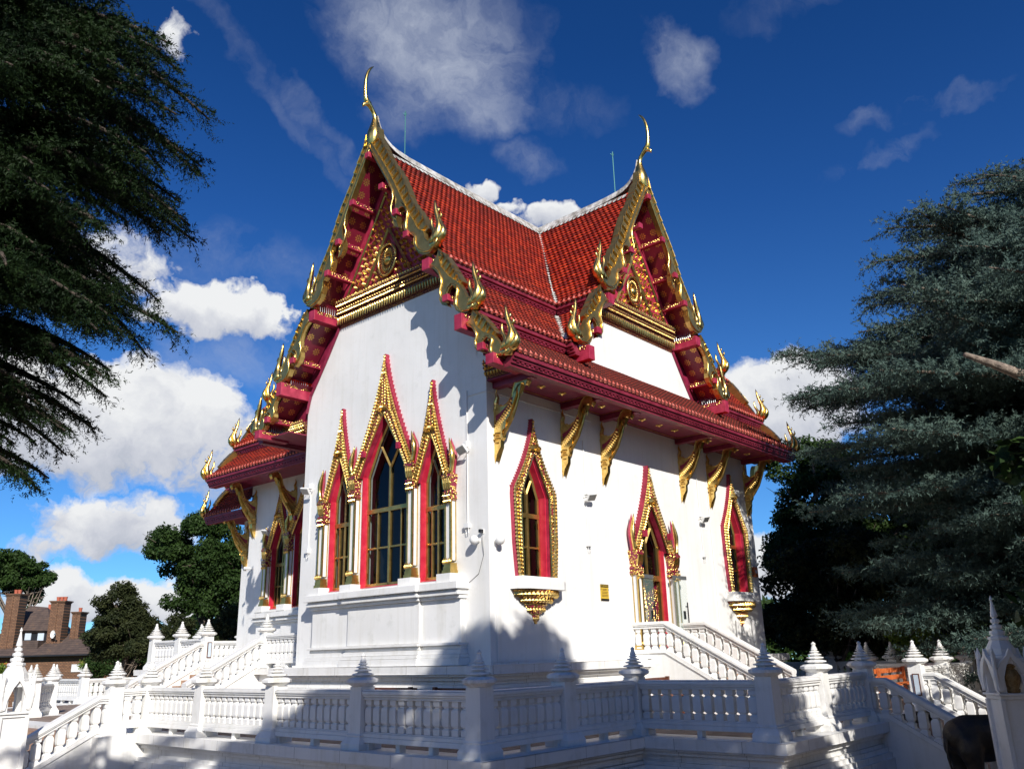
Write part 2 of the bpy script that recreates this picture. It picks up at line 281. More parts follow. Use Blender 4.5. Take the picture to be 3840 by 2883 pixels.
# ---------------------------------------------------------------- mesh builder
class MB:
    def __init__(s): s.v = []; s.f = []; s.mi = []; s.uv = None
    def add(s, vs, fs, mi=0):
        o = len(s.v); s.v += [tuple(p) for p in vs]; s.f += [tuple(i+o for i in f) for f in fs]; s.mi += [mi]*len(fs); return s
    def box(s, x0, x1, y0, y1, z0, z1, mi=0):
        return s.add([(x0, y0, z0), (x1, y0, z0), (x1, y1, z0), (x0, y1, z0), (x0, y0, z1), (x1, y0, z1), (x1, y1, z1), (x0, y1, z1)],
                     [(0, 3, 2, 1), (4, 5, 6, 7), (0, 1, 5, 4), (1, 2, 6, 5), (2, 3, 7, 6), (3, 0, 4, 7)], mi)
    def poly(s, outer, a, b, holes=(), ax='y', mi=0, mis=None):
        """extrude a 2D outline (with holes) between a and b along ax; 2D = (x,z) for 'y', (x,y) for 'z', (y,z) for 'x'"""
        loops = [list(outer)]+[list(h) for h in holes]
        tri = tessellate_polygon([[Vector((p[0], p[1], 0)) for p in l] for l in loops])
        flat = [p for l in loops for p in l]; n = len(flat)
        def P(p, d):
            return (p[0], d, p[1]) if ax == 'y' else ((p[0], p[1], d) if ax == 'z' else (d, p[0], p[1]))
        vs = [P(p, a) for p in flat]+[P(p, b) for p in flat]; fs = []
        for t in tri: fs.append((t[0], t[1], t[2])); fs.append((t[2]+n, t[1]+n, t[0]+n))
        s.add(vs, fs, mi); o = len(s.v)-len(vs); k = 0
        for l in loops:
            m = len(l)
            for i in range(m): s.f.append((o+k+i, o+k+(i+1) % m, o+n+k+(i+1) % m, o+n+k+i)); s.mi.append(mi if mis is None else mis)
            k += m
        return s
    def lathe(s, prof, seg=12, c=(0, 0, 0), rot=0, sq=None, mi=0, ax=None):
        """profile [(r,z)] round z; ax maps (x,y,z)->point"""
        vs = []; fs = []
        for r, z in prof:
            for k in range(seg):
                a = rot+2*math.pi*k/seg; vs.append((c[0]+r*math.cos(a), c[1]+r*math.sin(a), c[2]+z))
        for i in range(len(prof)-1):
            for k in range(seg): a = i*seg+k; b = i*seg+(k+1) % seg; fs.append((a, b, b+seg, a+seg))
        fs.append(tuple(range(seg-1, -1, -1))); fs.append(tuple((len(prof)-1)*seg+k for k in range(seg)))
        if ax: vs = [ax(*v) for v in vs]
        return s.add(vs, fs, mi)
    def tube(s, pts, rad, seg=8, mi=0, flat=1.0):
        pts = [Vector(p) for p in pts]; n = len(pts)
        if not isinstance(rad, (list, tuple)): rad = [rad]*n
        vs = []; fs = []; up = None
        for i, p in enumerate(pts):
            t = (pts[min(i+1, n-1)]-pts[max(i-1, 0)]).normalized()
            if up is None: up = Vector((1, 0, 0)) if abs(t.x) < .8 else Vector((0, 1, 0))
            a = (up-t*up.dot(t)).normalized(); b = t.cross(a); up = a
            for k in range(seg):
                q = 2*math.pi*k/seg; vs.append(p+a*(rad[i]*math.cos(q)*flat)+b*(rad[i]*math.sin(q)))
        for i in range(n-1):
            for k in range(seg): x = i*seg+k; y = i*seg+(k+1) % seg; fs.append((x, y, y+seg, x+seg))
        fs.append(tuple(range(seg-1, -1, -1))); fs.append(tuple((n-1)*seg+k for k in range(seg)))
        return s.add(vs, fs, mi)
    def xf(s, m):
        s.v = [tuple(m @ Vector(p)) for p in s.v]; return s
    def build(s, name, mats, parent=None, smooth=False, mw=None, bev=0, auto=None):
        me = bpy.data.meshes.new(name); me.from_pydata(s.v, [], s.f)
        if not isinstance(mats, (list, tuple)): mats = [mats]
        for m in mats: me.materials.append(M[m] if isinstance(m, str) else m)
        if any(s.mi): me.polygons.foreach_set('material_index', s.mi)
        if s.uv is not None:
            l = me.uv_layers.new(name='UVMap'); idx = np.empty(len(me.loops), np.int32); me.loops.foreach_get('vertex_index', idx)
            l.data.foreach_set('uv', np.asarray(s.uv, np.float32)[idx].ravel())
        if smooth: me.polygons.foreach_set('use_smooth', [True]*len(me.polygons))
        if auto: me.set_sharp_from_angle(angle=R(auto))
        return link(name, me, parent, mw, bev)
def link(name, me, parent=None, mw=None, bev=0):
    o = bpy.data.objects.new(name, me); COL.objects.link(o)
    if mw is not None: o.matrix_local = mw
    if parent is not None: o.parent = parent; 
    if bev:
        b = o.modifiers.new('bevel', 'BEVEL'); b.width = bev; b.segments = 2; b.limit_method = 'ANGLE'; b.angle_limit = R(40)
    return o
def empty(name, loc=(0, 0, 0), rz=0):
    o = bpy.data.objects.new(name, None); COL.objects.link(o); o.location = loc; o.rotation_euler = (0, 0, rz); o.empty_display_size = .3; return o
def tag(o, label=None, cat=None, group=None, kind=None):
    if label: o['label'] = label
    if cat: o['category'] = cat
    if group: o['group'] = group
    if kind: o['kind'] = kind
    return o
def kids(o): return [c for c in COL.objects if c.parent == o]
def copy_tree(o, parent=None, mw=None):
    c = o.copy(); COL.objects.link(c); c.parent = parent
    if mw is not None: c.matrix_local = mw
    for ch in list(o.children): copy_tree(ch, c)
    return c
def npmesh(name, V, T, mats, parent=None, uv=None, mw=None, smooth=False, mi=None):
    """fast mesh from numpy arrays of verts (n,3) and triangles/quads (m,k)"""
    me = bpy.data.meshes.new(name); k = T.shape[1]
    me.vertices.add(len(V)); me.vertices.foreach_set('co', np.asarray(V, np.float32).ravel())
    me.loops.add(T.size); me.loops.foreach_set('vertex_index', T.astype(np.int32).ravel())
    me.polygons.add(len(T)); me.polygons.foreach_set('loop_start', np.arange(0, T.size, k, dtype=np.int32)); me.polygons.foreach_set('loop_total', np.full(len(T), k, np.int32))
    if uv is not None:
        l = me.uv_layers.new(name='UVMap'); l.data.foreach_set('uv', np.asarray(uv, np.float32)[T.ravel()].ravel())
    if mi is not None: me.polygons.foreach_set('material_index', mi.astype(np.int32))
    me.update(calc_edges=True); me.validate()
    if smooth: me.polygons.foreach_set('use_smooth', [True]*len(me.polygons))
    for m in (mats if isinstance(mats, (list, tuple)) else [mats]): me.materials.append(M[m])
    return link(name, me, parent, mw)
def offset(poly, d):
    """offset a rectilinear CCW outline outward by d"""
    n = len(poly); out = []
    for i in range(n):
        p0, p1, p2 = Vector(poly[i-1]), Vector(poly[i]), Vector(poly[(i+1) % n])
        a = (p1-p0).normalized(); b = (p2-p1).normalized()
        na = Vector((a.y, -a.x)); nb = Vector((b.y, -b.x))
        k = 1+na.dot(nb); v = (na+nb)/max(k, .2); out.append((p1.x+v.x*d, p1.y+v.y*d))
    return out
# ================================================================ TEMPLE
LX, WY, CX, CYc, YB = 12.94, 7.0, 6.47, 3.5, 14.5
temple = tag(empty('temple', (0, 0, 0)), 'white cross-shaped Thai temple hall with red tiled roofs and gold gables behind the balustrades', 'temple')
def GF(x, y, deg, sx=1, sz=1, dz=0): return Matrix.Translation((x, y, dz)) @ Matrix.Rotation(R(deg), 4, 'Z') @ Matrix.Diagonal((sx, 1, sz, 1))
G_L = GF(0, CYc, -90); G_R = GF(CX, 0, 0); G_E = GF(LX, CYc, 90); G_N = GF(CX, YB, 180)
OV = .68
T1 = [(0.06, 13.80), (.45, 13.22), (.9, 12.50), (1.4, 11.62), (1.9, 10.78), (2.35, 10.08), (2.85, 9.42)]
T2 = [(2.45, 9.42), (2.9, 8.93), (3.45, 8.28), (3.98, 7.72)]
T3 = [(3.42, 7.78), (3.95, 7.32), (4.45, 6.88), (4.98, 6.46)]
def arc(prof, pitch):
    P = [Vector(p) for p in prof]; L = [0]
    for a, b in zip(P, P[1:]): L.append(L[-1]+(b-a).length)
    n = max(1, round(L[-1]/pitch)); out = []
    for i in range(n+1):
        s = L[-1]*i/n; j = 0
        while j < len(L)-2 and L[j+1] < s: j += 1
        t = (s-L[j])/(L[j+1]-L[j]); out.append(P[j].lerp(P[j+1], t))
    return out
def tiles(prof, sg, span, mw, seed=0, parent=temple, name='roof_slope'):
    """rows of overlapping pan tiles; span(h)->(o0,o1) extent along the ridge"""
    rows = arc(prof, .158); V = []; Q = []; UV = []; MI = []; n0 = 0; PX = .175; SG = 8
    for i in range(len(rows)-1):
        a, b = rows[i], rows[i+1]; t = (b-a).normalized(); nx, nz = -t.y, t.x
        if nz < 0: nx, nz = -nx, -nz
        lo, hi = span((a.x+b.x)/2); k0 = math.floor(lo/PX*SG); k1 = math.ceil(hi/PX*SG)
        o = np.clip(np.arange(k0, k1+1)*PX/SG, lo, hi); u = np.arange(k0, k1+1)/SG+(.5 if i % 2 else 0)
        fr = np.abs(2*((u+.5) % 1)-1); wv = 1-fr**3; rd = np.sqrt(np.clip(1-fr**2, 0, 1)); wob = np.sin(o*3.1+i*1.7)*.004
        for (p, lift, sc) in ((a, .000, 0), (b, .046, .062), (b, -.014, .040)):
            hh = p.x+nx*(lift+wv*.028)+t.x*sc*rd; zz = p.y+nz*(lift+wv*.028+wob)+t.y*sc*rd
            V.append(np.stack([sg*hh, -o, zz], 1)); UV.append(np.stack([u+.5+seed, np.full_like(u, i+.02 if p is a else i+.98)], 1))
        m = len(o)
        for r in range(2):
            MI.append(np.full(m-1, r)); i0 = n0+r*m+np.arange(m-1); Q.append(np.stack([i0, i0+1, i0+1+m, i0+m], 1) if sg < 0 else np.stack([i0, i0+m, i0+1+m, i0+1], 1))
        n0 += 3*m
    V = np.concatenate(V); Q = np.concatenate(Q)
    o = npmesh(name, V, Q, ['tile', 'tilebutt'], parent, np.concatenate(UV), mw, mi=np.concatenate(MI))
    # leaf-shaped antefixes along the eave
    e = MB(); b = rows[-1]; lo, hi = span(b.x)
    for k in range(math.ceil(lo/PX), math.floor(hi/PX)+1):
        y = -k*PX; x = b.x+.045; z = b.y
        e.add([(sg*x, y-.05, z-.03), (sg*x, y+.05, z-.03), (sg*(x+.01), y+.055, z+.05), (sg*(x-.015), y, z+.13), (sg*(x+.01), y-.055, z+.05), (sg*(x+.05), y, z+.03)],
              [(0, 1, 5), (1, 2, 5), (2, 3, 5), (3, 4, 5), (4, 0, 5)])
    e.build('eave_tile_ornament', 'pink' if False else 'antefix', o)
    return o
M['antefix'] = mat('glazed_red_antefix', (.50, .09, .06), .18, build=varied((.36, .04, .025), (.66, .22, .17), 16, .3))
def fascia(prof, sg, span, mw, parent=temple):
    h, z = prof[-1]; lo, hi = span(h); m = MB()
    for (x0, x1, z0, z1) in ((-.20, .02, -.12, -.035), (-.26, -.03, -.18, -.12), (-.34, -.075, -.255, -.18), (-.30, -.12, -.32, -.255)):
        a, b = sorted((sg*(h+x0), sg*(h+x1))); m.box(a, b, -hi+.001, -lo, z+z0, z+z1)
    d = MB()
    k = lo
    while k < hi-.1:
        a, b = sorted((sg*(h-.075), sg*(h-.045))); m.box(a, b, -k-.09, -k, z-.218, z-.183); k += .16
    return m.build('eave_fascia', 'fascia', parent, mw=mw)
def soffit(prof, sg, lo, hi, mw, off=.20, parent=temple, sc=2.6, matn='stencil', name='soffit'):
    rows = arc(prof, .3); V = []; Q = []; UV = []
    s = 0
    for i, p in enumerate(rows):
        t = (rows[min(i+1, len(rows)-1)]-rows[max(i-1, 0)]).normalized(); nx, nz = t.y, -t.x
        if nz > 0: nx, nz = -nx, -nz
        if i: s += (rows[i]-rows[i-1]).length
        for o_ in (lo, hi): V.append((sg*max(0, (p.x+nx*off)), -o_, p.y+nz*off)); UV.append((o_*sc, s*sc))
    for i in range(len(rows)-1): Q.append((2*i, 2*i+1, 2*i+3, 2*i+2))
    return npmesh(name, np.array(V), np.array(Q), matn, parent, np.array(UV), mw)
# ---- bargeboards
B1i = [(0, 13.62), (.20, 13.29), (.63, 12.55), (.91, 12.1), (1.14, 11.66), (1.13, 11.42), (1.03, 11.17), (1.04, 10.97), (1.12, 10.86), (1.24, 10.80), (1.21, 10.93), (1.23, 11.1), (1.28, 11.25), (1.38, 11.33), (1.5, 11.28), (1.58, 11.12), (1.55, 10.95), (1.47, 10.78), (1.50, 10.60), (1.60, 10.45), (1.74, 10.38), (1.86, 10.28), (1.86, 10.08), (1.93, 9.90), (2.05, 9.77), (2.2, 9.68), (2.42, 9.64), (2.62, 9.72), (2.74, 9.9)]
B1o = [(2.66, 10.10), (2.5, 10.04), (2.36, 10.0), (2.26, 10.1), (2.22, 10.3), (2.12, 10.5), (1.93, 10.83), (1.65, 11.3), (1.4, 11.78), (1.15, 12.26), (.85, 12.80), (.5, 13.37), (.2, 13.85), (0, 14.12)]
B2i = [(2.42, 9.25), (2.60, 9.12), (2.74, 8.97), (2.85, 8.75), (2.87, 8.58), (2.80, 8.41), (2.79, 8.27), (2.88, 8.13), (3.07, 8.03), (3.01, 8.15), (3.0, 8.35), (3.06, 8.5), (3.18, 8.57), (3.31, 8.5), (3.36, 8.36), (3.31, 8.17), (3.27, 8.0), (3.36, 7.83), (3.51, 7.72), (3.72, 7.70), (3.90, 7.79)]
B2o = [(3.96, 7.98), (3.80, 8.0), (3.68, 8.08), (3.62, 8.22), (3.45, 8.5), (3.2, 8.86), (2.95, 9.18), (2.72, 9.46)]
t3 = lambda p: (3.62+(p[0]-2.42)*.86, 7.40+(p[1]-9.25)*.66)
B3i = [t3(p) for p in B2i]; B3o = [t3(p) for p in B2o]
def band(inner, outer, sg, mw, parent):
    n_ = len(outer); outer = [(x-(.11 if 4 < i < n_-1 else 0), z-(.06 if 4 < i < n_-1 else 0)) for i, (x, z) in enumerate(outer)]
    pts = inner+outer
    if pts[0][0] == 0: pass
    P = [(sg*x, z) for x, z in pts]
    bb = MB().poly(P, -OV-.14, -OV-.02).build('bargeboard', 'goldflat', parent, mw=mw, bev=.018)
    # raised bright moulding along the inner edge
    mld = MB(); mld.tube([(sg*(x+.0), -OV-.15, z) for x, z in [(a*.86+b*.14, c*.86+d*.14) for (a, c), (b, d) in zip(inner, [outer[::-1][min(int(i*len(outer)/len(inner)), len(outer)-1)] for i in range(len(inner))])]], .028, 6)
    mld.build('moulding', 'gold', bb, smooth=True)
    return bb
def fins(edge, sg, n, mw, parent, size=.34):
    """flame-like leaves standing on the outer edge of a bargeboard"""
    P = [Vector(p) for p in edge]; L = [0]
    for a, b in zip(P, P[1:]): L.append(L[-1]+(b-a).length)
    g = MB(); bk = MB()
    def pt(s):
        j = 0
        while j < len(L)-2 and L[j+1] < s: j += 1
        return P[j].lerp(P[j+1], (s-L[j])/(L[j+1]-L[j])), (P[j+1]-P[j]).normalized()
    stp = L[-1]/n
    for i in range(n):
        p, t = pt(stp*i+.02); q, _ = pt(min(L[-1], stp*(i+1)+.02)); nn = Vector((-t.y, t.x))
        if nn.y < 0: nn = -nn
        k = size*(.9+.1*math.sin(i))
        # leaf from q (lower) rising past p, tip up
        a = q-nn*.05; b = p-nn*.05-t*stp*.18; tip = p+nn*k*.66-t*k*.50; md = q+nn*k*.60+t*.02; m2 = p+nn*k*.42-t*k*.30
        pts = [(sg*a.x, a.y), (sg*md.x, md.y), (sg*tip.x, tip.y), (sg*m2.x, m2.y), (sg*b.x, b.y)]
        g.poly(pts, -OV-.086-.005*(i % 3), -OV+.112+.002*(i % 3), mi=0, mis=0)
        c = (a+b+md)/3
        g.tube([(sg*(a.x*.7+b.x*.3), -OV-.10, a.y*.7+b.y*.3), (sg*(md.x*.75+m2.x*.25), -OV-.12, md.y*.75+m2.y*.25), (sg*tip.x, -OV-.09, tip.y)], [.03, .03, .01], 6, mi=1)
        g.poly([(sg*(a.x+nn.x*.03), a.y+nn.y*.03), (sg*(q.x+nn.x*k*.34), q.y+nn.y*k*.34), (sg*(p.x+nn.x*k*.34), p.y+nn.y*k*.34), (sg*b.x, b.y)], -OV-.016-.003*(i % 3), -OV+.096+.002*(i % 3), mi=2)
    # continuous gilded strip behind the leaves
    ins = []; outs = []
    for i in range(2*n+1):
        p, t = pt(min(L[-1], L[-1]*i/(2*n)+.001)); nn = Vector((-t.y, t.x)); nn = nn if nn.y > 0 else -nn
        ins.append((sg*(p.x-nn.x*.06), p.y-nn.y*.06)); outs.append((sg*(p.x+nn.x*size*.50), p.y+nn.y*size*.50))
    g.poly(ins+outs[::-1], -OV-.078, -OV+.119, mi=0)
    return g.build('bargeboard_fin', ['goldflat', 'gold', 'goldflat'], parent, mw=mw)
def flames(h, z, sg, mw, parent, H=1.28, y=-OV-.06):
    g = MB()
    # three flames fused at the base
    def fl(dx, dz, hh, lean, r):
        pts = []; rad = []
        for i in range(11):
            t = i/10; x = dx+lean*(math.sin(t*3.0)*.16-.10*t) + .05*math.sin(t*7); pts.append((sg*(h+x), y, z+dz+hh*t)); rad.append(r*(1-t)**.62*(1+.35*math.sin(t*9)*(1-t))+.004)
        g.tube(pts, rad, 8, flat=.8)
    fl(-.11, .0, H*.62, .6, .095); fl(.02, -.02, H, 1.0, .125); fl(.15, -.02, H*.66, 1.1, .095)
    g.tube([(sg*(h-.22), y, z+.12), (sg*(h-.10), y, z-.04), (sg*(h+.08), y, z-.06), (sg*(h+.2), y, z+.1)], [.05, .10, .11, .06], 8)
    g.tube([(sg*(h+.02+.10), y, z+H*.45), (sg*(h+.02+.20), y, z+H*.55), (sg*(h+.21), y, z+H*.64)], [.05, .035, .006], 6)
    g.tube([(sg*(h+.05), y, z+H*.62), (sg*(h+.13), y, z+H*.70), (sg*(h+.13), y, z+H*.77)], [.04, .025, .005], 6)
    return g.build('flame_finial', 'gold', parent, mw=mw, smooth=True)
def chofa(mw, parent):
    prof = [(.74, 13.72, .05), (.73, 13.84, .12), (.70, 13.97, .185), (.68, 14.12, .215), (.675, 14.26, .20), (.67, 14.42, .155), (.665, 14.60, .105), (.675, 14.76, .072), (.74, 14.90, .062), (.84, 15.01, .070), (.94, 15.09, .085), (1.01, 15.19, .078), (1.04, 15.34, .060), (1.05, 15.55, .054), (1.04, 15.80, .050), (1.01, 15.98, .047), (.97, 16.12, .044), (.91, 16.25, .038), (.84, 16.35, .026), (.77, 16.42, .006)]
    g = MB(); g.tube([(0, -a, z) for a, z, r in prof], [r for *_, r in prof], 12)
    g.tube([(0, -.88, 15.12), (0, -1.0, 15.04), (0, -1.10, 14.97), (0, -1.12, 14.88)], [.075, .065, .05, .01], 8)
    return g.build('ridge_finial', 'gold', parent, mw=mw, smooth=True)
def corbel(x0, x1, z0, z1, mw, parent, o1=.95, face=True):
    m = MB(); m.box(x0, x1, -o1, .02, z0, z1)
    if face: m.box(x0-.015, x1+.015, -o1-.015, -o1+.06, z0-.012, z1+.015)
    o = m.build('purlin_end', 'pink', parent, mw=mw, bev=.01)
    s = MB(); xm = (x0+x1)/2
    s.box(x0-.006, x1+.006, -o1+.10, -.02, z1-.10, z1-.01)
    s.build('gilt_strip', 'carved', o)
    if x1-x0 > .2:
        k = MB()
        for i in range(9):
            y = -.08-i*.07; k.lathe([(.008, z1), (.004, z1+.12), (.001, z1+.20)], 4, (x0+.03, y, 0)); k.lathe([(.008, z1), (.001, z1+.20)], 4, (x1-.03, y, 0))
        k.build('bird_spikes', 'steel', o)
    return o
def leafpt(g, x, z, y, s, ang=0, mi=0, dep=.5):
    """small gilded flame leaf lying on a vertical face"""
    c, sn = math.cos(ang), math.sin(ang)
    def T(a, b, d): return (x+(a*c-b*sn)*s, y-d*s*dep, z+(a*sn+b*c)*s)
    g.add([T(-.3, -.45, 0), T(.3, -.45, 0), T(.42, .05, 0), T(.12, .45, .1), T(.22, .85, .25), T(-.1, .45, .1), T(-.42, .05, 0), T(0, -.1, .75), T(.05, .35, .5)],
          [(0, 1, 7), (1, 2, 7), (2, 3, 8, 7), (3, 4, 8), (4, 5, 8), (5, 6, 7, 8), (6, 0, 7)], mi)
def pediment(mw, parent):
    p = MB().poly([(-2.35, 9.70), (2.35, 9.70), (1.75, 10.75), (.95, 12.2), (.0, 13.75), (-.95, 12.2), (-1.75, 10.75)], -.03, .05).build('pediment', 'pink', parent, mw=mw)
    g = MB(); r2 = random.Random(3)
    for row in range(17):
        z = 9.95+row*.19; wd = max(0, (13.0-z)/(13.0-9.9)*1.78)
        nn = int(wd/.19)
        for k in range(-nn, nn+1):
            x = (k+(.5 if row % 2 else 0))*.19+r2.uniform(-.02, .02)
            if abs(x) > wd: continue
            if (x/.40)**2+((z-10.52)/.50)**2 < 1: continue
            if abs(abs(x)-(11.42-z)*.62) < .07 and z < 11.45: continue
            leafpt(g, x, z, -.03, .105+.04*r2.random(), r2.uniform(-.8, .8)+(.35 if x < 0 else -.35), dep=1.2)
    g.build('gilt_relief', 'gold', p)
    b = MB()
    for sg in (-1, 1):
        b.tube([(sg*.0, -.10, 11.48), (sg*.98, -.10, 9.88)], .045, 4); b.tube([(sg*.0, -.06, 12.98), (sg*1.86, -.06, 9.86)], .035, 4)
    b.build('gilt_frame', 'gold', p)
    rb = MB()
    for sg in (-1, 1): rb.poly([(sg*.02, 13.0), (sg*1.86, 9.86), (sg*1.98, 9.86), (sg*.02, 13.25)] if sg > 0 else [(sg*.02, 13.25), (sg*1.98, 9.86), (sg*1.86, 9.86), (sg*.02, 13.0)], -.11, -.03)
    rb.build('red_border', 'pink', p)
    m = MB(); pts = [(.36*math.cos(a), -.13, 10.52+.46*math.sin(a)) for a in [2*math.pi*i/28 for i in range(29)]]
    m.tube(pts, .035, 8)
    for i in range(28):
        a = 2*math.pi*i/28; m.tube([(.15*math.cos(a), -.10, 10.52+.19*math.sin(a)), (.24*math.cos(a+.12), -.14, 10.52+.31*math.sin(a+.12)), (.33*math.cos(a), -.10, 10.52+.42*math.sin(a))], [.020, .016, .006], 5)
    m.lathe([(.15, .0), (.15, .04), (.09, .08), (.03, .11)], 16, ax=lambda x, y, z: (x, -.08-z, 10.52+y))
    m.build('wheel_medallion', 'gold', p, smooth=True)
    d = MB().poly([(.36*math.cos(a), 10.52+.46*math.sin(a)) for a in [2*math.pi*i/24 for i in range(24)]], -.09, -.02).build('medallion_ground', 'maroon', p)
    return p
def cornice(x0, x1, z0, z1, mw, parent, out=.22, lot=.10):
    """banded lotus cornice, stepping outward to the top"""
    m = MB(); H = z1-z0
    prof = [(.02, 0, .14), (.07, .14, .20), (.12, .20, .30), (.17, .36, .42), (.12, .42, .52), (.19, .52, .62), (.24, .62, .72), (.17, .72, .80), (.25, .80, .92), (.29, .92, 1.0)]
    for o, a, b in prof: m.box(x0-(o*.0), x1, -o/.29*out, .01, z0+a*H, z0+b*H-.002)
    c = m.build('cornice', 'carvedfine', parent, mw=mw)
    g = MB(); n = int((x1-x0)/lot)
    for i in range(n):
        x = x0+(i+.5)*(x1-x0)/n
        g.lathe([(.03, .36*H), (.036, .30*H), (.022, .2*H), (.003, .08*H)], 6, (x, -.19*out/.29, z0))   # hanging buds
        leafpt(g, x, z1+.02, -out*.95, .075, 0, dep=.6); leafpt(g, x+lot/2, z0+.66*H, -out*.84, .05, 0, dep=.8)
    for zz, o in ((.57, .70), (.86, .90)):
        k = int((x1-x0)/.05)
        for i in range(k):
            x = x0+(i+.5)*.05; g.add([(x-.018, -out*o, z0+zz*H-.02), (x+.018, -out*o, z0+zz*H-.02), (x+.018, -out*o, z0+zz*H+.02), (x-.018, -out*o, z0+zz*H+.02), (x, -out*o-.025, z0+zz*H)], [(0, 1, 4), (1, 2, 4), (2, 3, 4), (3, 0, 4)])
    g.build('gilt_beading', 'gold', c)
    return c
def gable(mw, tiers, parent=temple, full=True):
    """tiers: {sign: number of tiers}; everything in the gable's own frame"""
    for sg in (-1, 1):
        nt = tiers[sg]
        for k, (bi, bo, pr, nf, hb) in enumerate(((B1i, B1o, T1, 15, (2.55, 9.90)), (B2i, B2o, T2, 6, (3.84, 7.86)), (B3i, B3o, T3, 5, (4.82, 6.50)))):
            if k >= nt: break
            bb = band(bi, bo, sg, mw, parent)
            f = fins([(max(.03, x-.12), z-.07) for x, z in bo[::-1][:-4]], sg, nf, None, bb, .46 if k == 0 else .42)
            flames(hb[0], hb[1], sg, None, bb, (1.22, 1.12, 1.10)[k])
            soffit([(pr[0][0], pr[0][1])]+pr[1:], sg, -.02, OV+.02, mw, .16 if k else .20, parent)
            # roof edge board closing the tile ends
        cb = [(.62, 12.20), (1.20, 11.20), (1.64, 10.40)]
        for h, z in cb: corbel(*sorted((sg*(h-.07), sg*(h+.07))), z-.07, z+.07, mw, parent, .92)
        if nt > 0: corbel(*sorted((sg*2.20, sg*2.46)), 9.20, 9.50, mw, parent, .86, False)
        if nt > 1:
            corbel(*sorted((sg*3.44, sg*3.68)), 7.26, 7.64, mw, parent, .98, False); h, z = 3.10, 8.2; corbel(*sorted((sg*(h-.09), sg*(h+.07))), z-.07, z+.07, mw, parent, .92)
        if nt > 2:
            corbel(*sorted((sg*4.40, sg*4.64)), 6.20, 6.44, mw, parent, .98, False); h, z = 4.2, 6.70; corbel(*sorted((sg*(h-.09), sg*(h+.07))), z-.07, z+.07, mw, parent, .92)
    corbel(-.07, .07, 13.36, 13.50, mw, parent, .92)
    chofa(mw, parent)
    pediment(mw, parent)
    cornice(-2.12, 2.12, 9.12, 9.84, mw, parent)
    # timber edge where the soffit meets the wall
    for sg in (-1, 1):
        tr = MB(); pl = [(2.14, 9.14), (2.62, 8.42), (3.05, 7.82), (3.36, 7.40)] + ([(3.5, 6.9)] if tiers[sg] > 2 else [])
        tr.tube([(sg*x, -.03, z) for x, z in pl], .05, 4); tr.build('wall_edge_trim', 'maroon', parent, mw=mw)
gable(G_L, {-1: 3, 1: 3}); gable(G_R, {-1: 2, 1: 2}); gable(G_E, {-1: 3, 1: 3}); gable(G_N, {-1: 3, 1: 3})
# ---- roof slopes.  arms: L (reach 6.47), R (3.5), E (6.47), N (11.0)
def arm(mw, reach, t3, seed):
    for sg in (-1, 1):
        for k, pr in enumerate((T1, T2, T3)):
            if k == 2 and not t3[sg]: continue
            ext = (lambda h: (-(reach-h)-.02, OV)) if t3[sg] != 'full' or k < 2 else (lambda h: (-(LX+OV), OV))
            tiles(pr, sg, ext, mw, seed+k*50+(17 if sg > 0 else 0)); fascia(pr, sg, ext, mw)
arm(G_L, CX, {-1: True, 1: 'full'}, 0)
arm(G_R, CYc, {-1: False, 1: False}, 300)
arm(G_E, CX, {-1: False, 1: True}, 600)
arm(G_N, YB-CYc, {-1: True, 1: True}, 900)
# ridge caps with upswept ends
def ridgecap(mw, reach):
    m = MB(); pts = [(-reach, 13.90), (-reach*.6, 13.90), (-reach*.3, 13.91), (-.55, 13.93), (-.1, 13.98), (.12, 14.04), (.30, 14.16), (.45, 14.34), (.56, 14.58), (.60, 14.80)]
    vs = []; fs = []
    for i, (o, z) in enumerate(pts):
        wd = .17 if i < 6 else (.17-.024*(i-5))
        z += .05; vs += [(-wd*1.3, -o, z-.25), (-wd*1.05, -o, z-.10), (-wd*.6, -o, z), (wd*.6, -o, z), (wd*1.05, -o, z-.10), (wd*1.3, -o, z-.25)]
    n = len(pts)
    for i in range(n-1):
        for k in range(5): a = i*6+k; fs.append((a, a+1, a+7, a+6))
    fs += [(0, 1, 2, 3, 4, 5), tuple((n-1)*6+k for k in (5, 4, 3, 2, 1, 0))]
    m.add(vs, fs); o = m.build('ridge_cap', 'ridge', temple, mw=mw)
    z = MB(); k = -reach+.1
    while k < .15:
        for sg in (-1, 1): z.add([(sg*.20, -k, 13.72), (sg*.20, -k-.16, 13.72), (sg*.285, -k-.15, 13.60), (sg*.335, -k-.08, 13.53), (sg*.285, -k-.01, 13.60)], [(0, 1, 2, 3, 4)])
        k += .175
    z.build('ridge_flashing', 'ridge', o)
for g_, r_ in ((G_L, CX), (G_R, CYc), (G_E, CX), (G_N, YB-CYc)): ridgecap(g_, r_)
# valley strips
def valley(sx, sy, profs):
    m = MB()
    for pr in profs:
        P = arc(pr, .16)
        for i, (a, b) in enumerate(zip(P, P[1:])):
            q = []
            for (p, e) in ((a, .0), (b, .0)):
                x = CX+sx*p.x; y = CYc+sy*p.x; j = .012*math.sin(i*2.4)
                q += [(x-sx*.10, y+sy*.06+j, p.y+.135+j), (x, y, p.y+.105), (x+sx*.06, y-sy*.10, p.y+.135-j)]
            m.add(q, [(0, 1, 4, 3), (1, 2, 5, 4)])
    m.build('valley_flashing', 'ridge', temple)
valley(-1, -1, (T1, T2)); valley(1, -1, (T1, T2)); valley(-1, 1, (T1, T2, T3)); valley(1, 1, (T1, T2, T3))
# flashing where the low roof meets the gable wall
MB().poly([(-.02, 7.64), (-.16, 7.60), (-.30, 7.50), (-.30, 7.47), (-.02, 7.58)], 3.9, 9.05, ax='x').build('roof_flashing', 'ridge', temple)
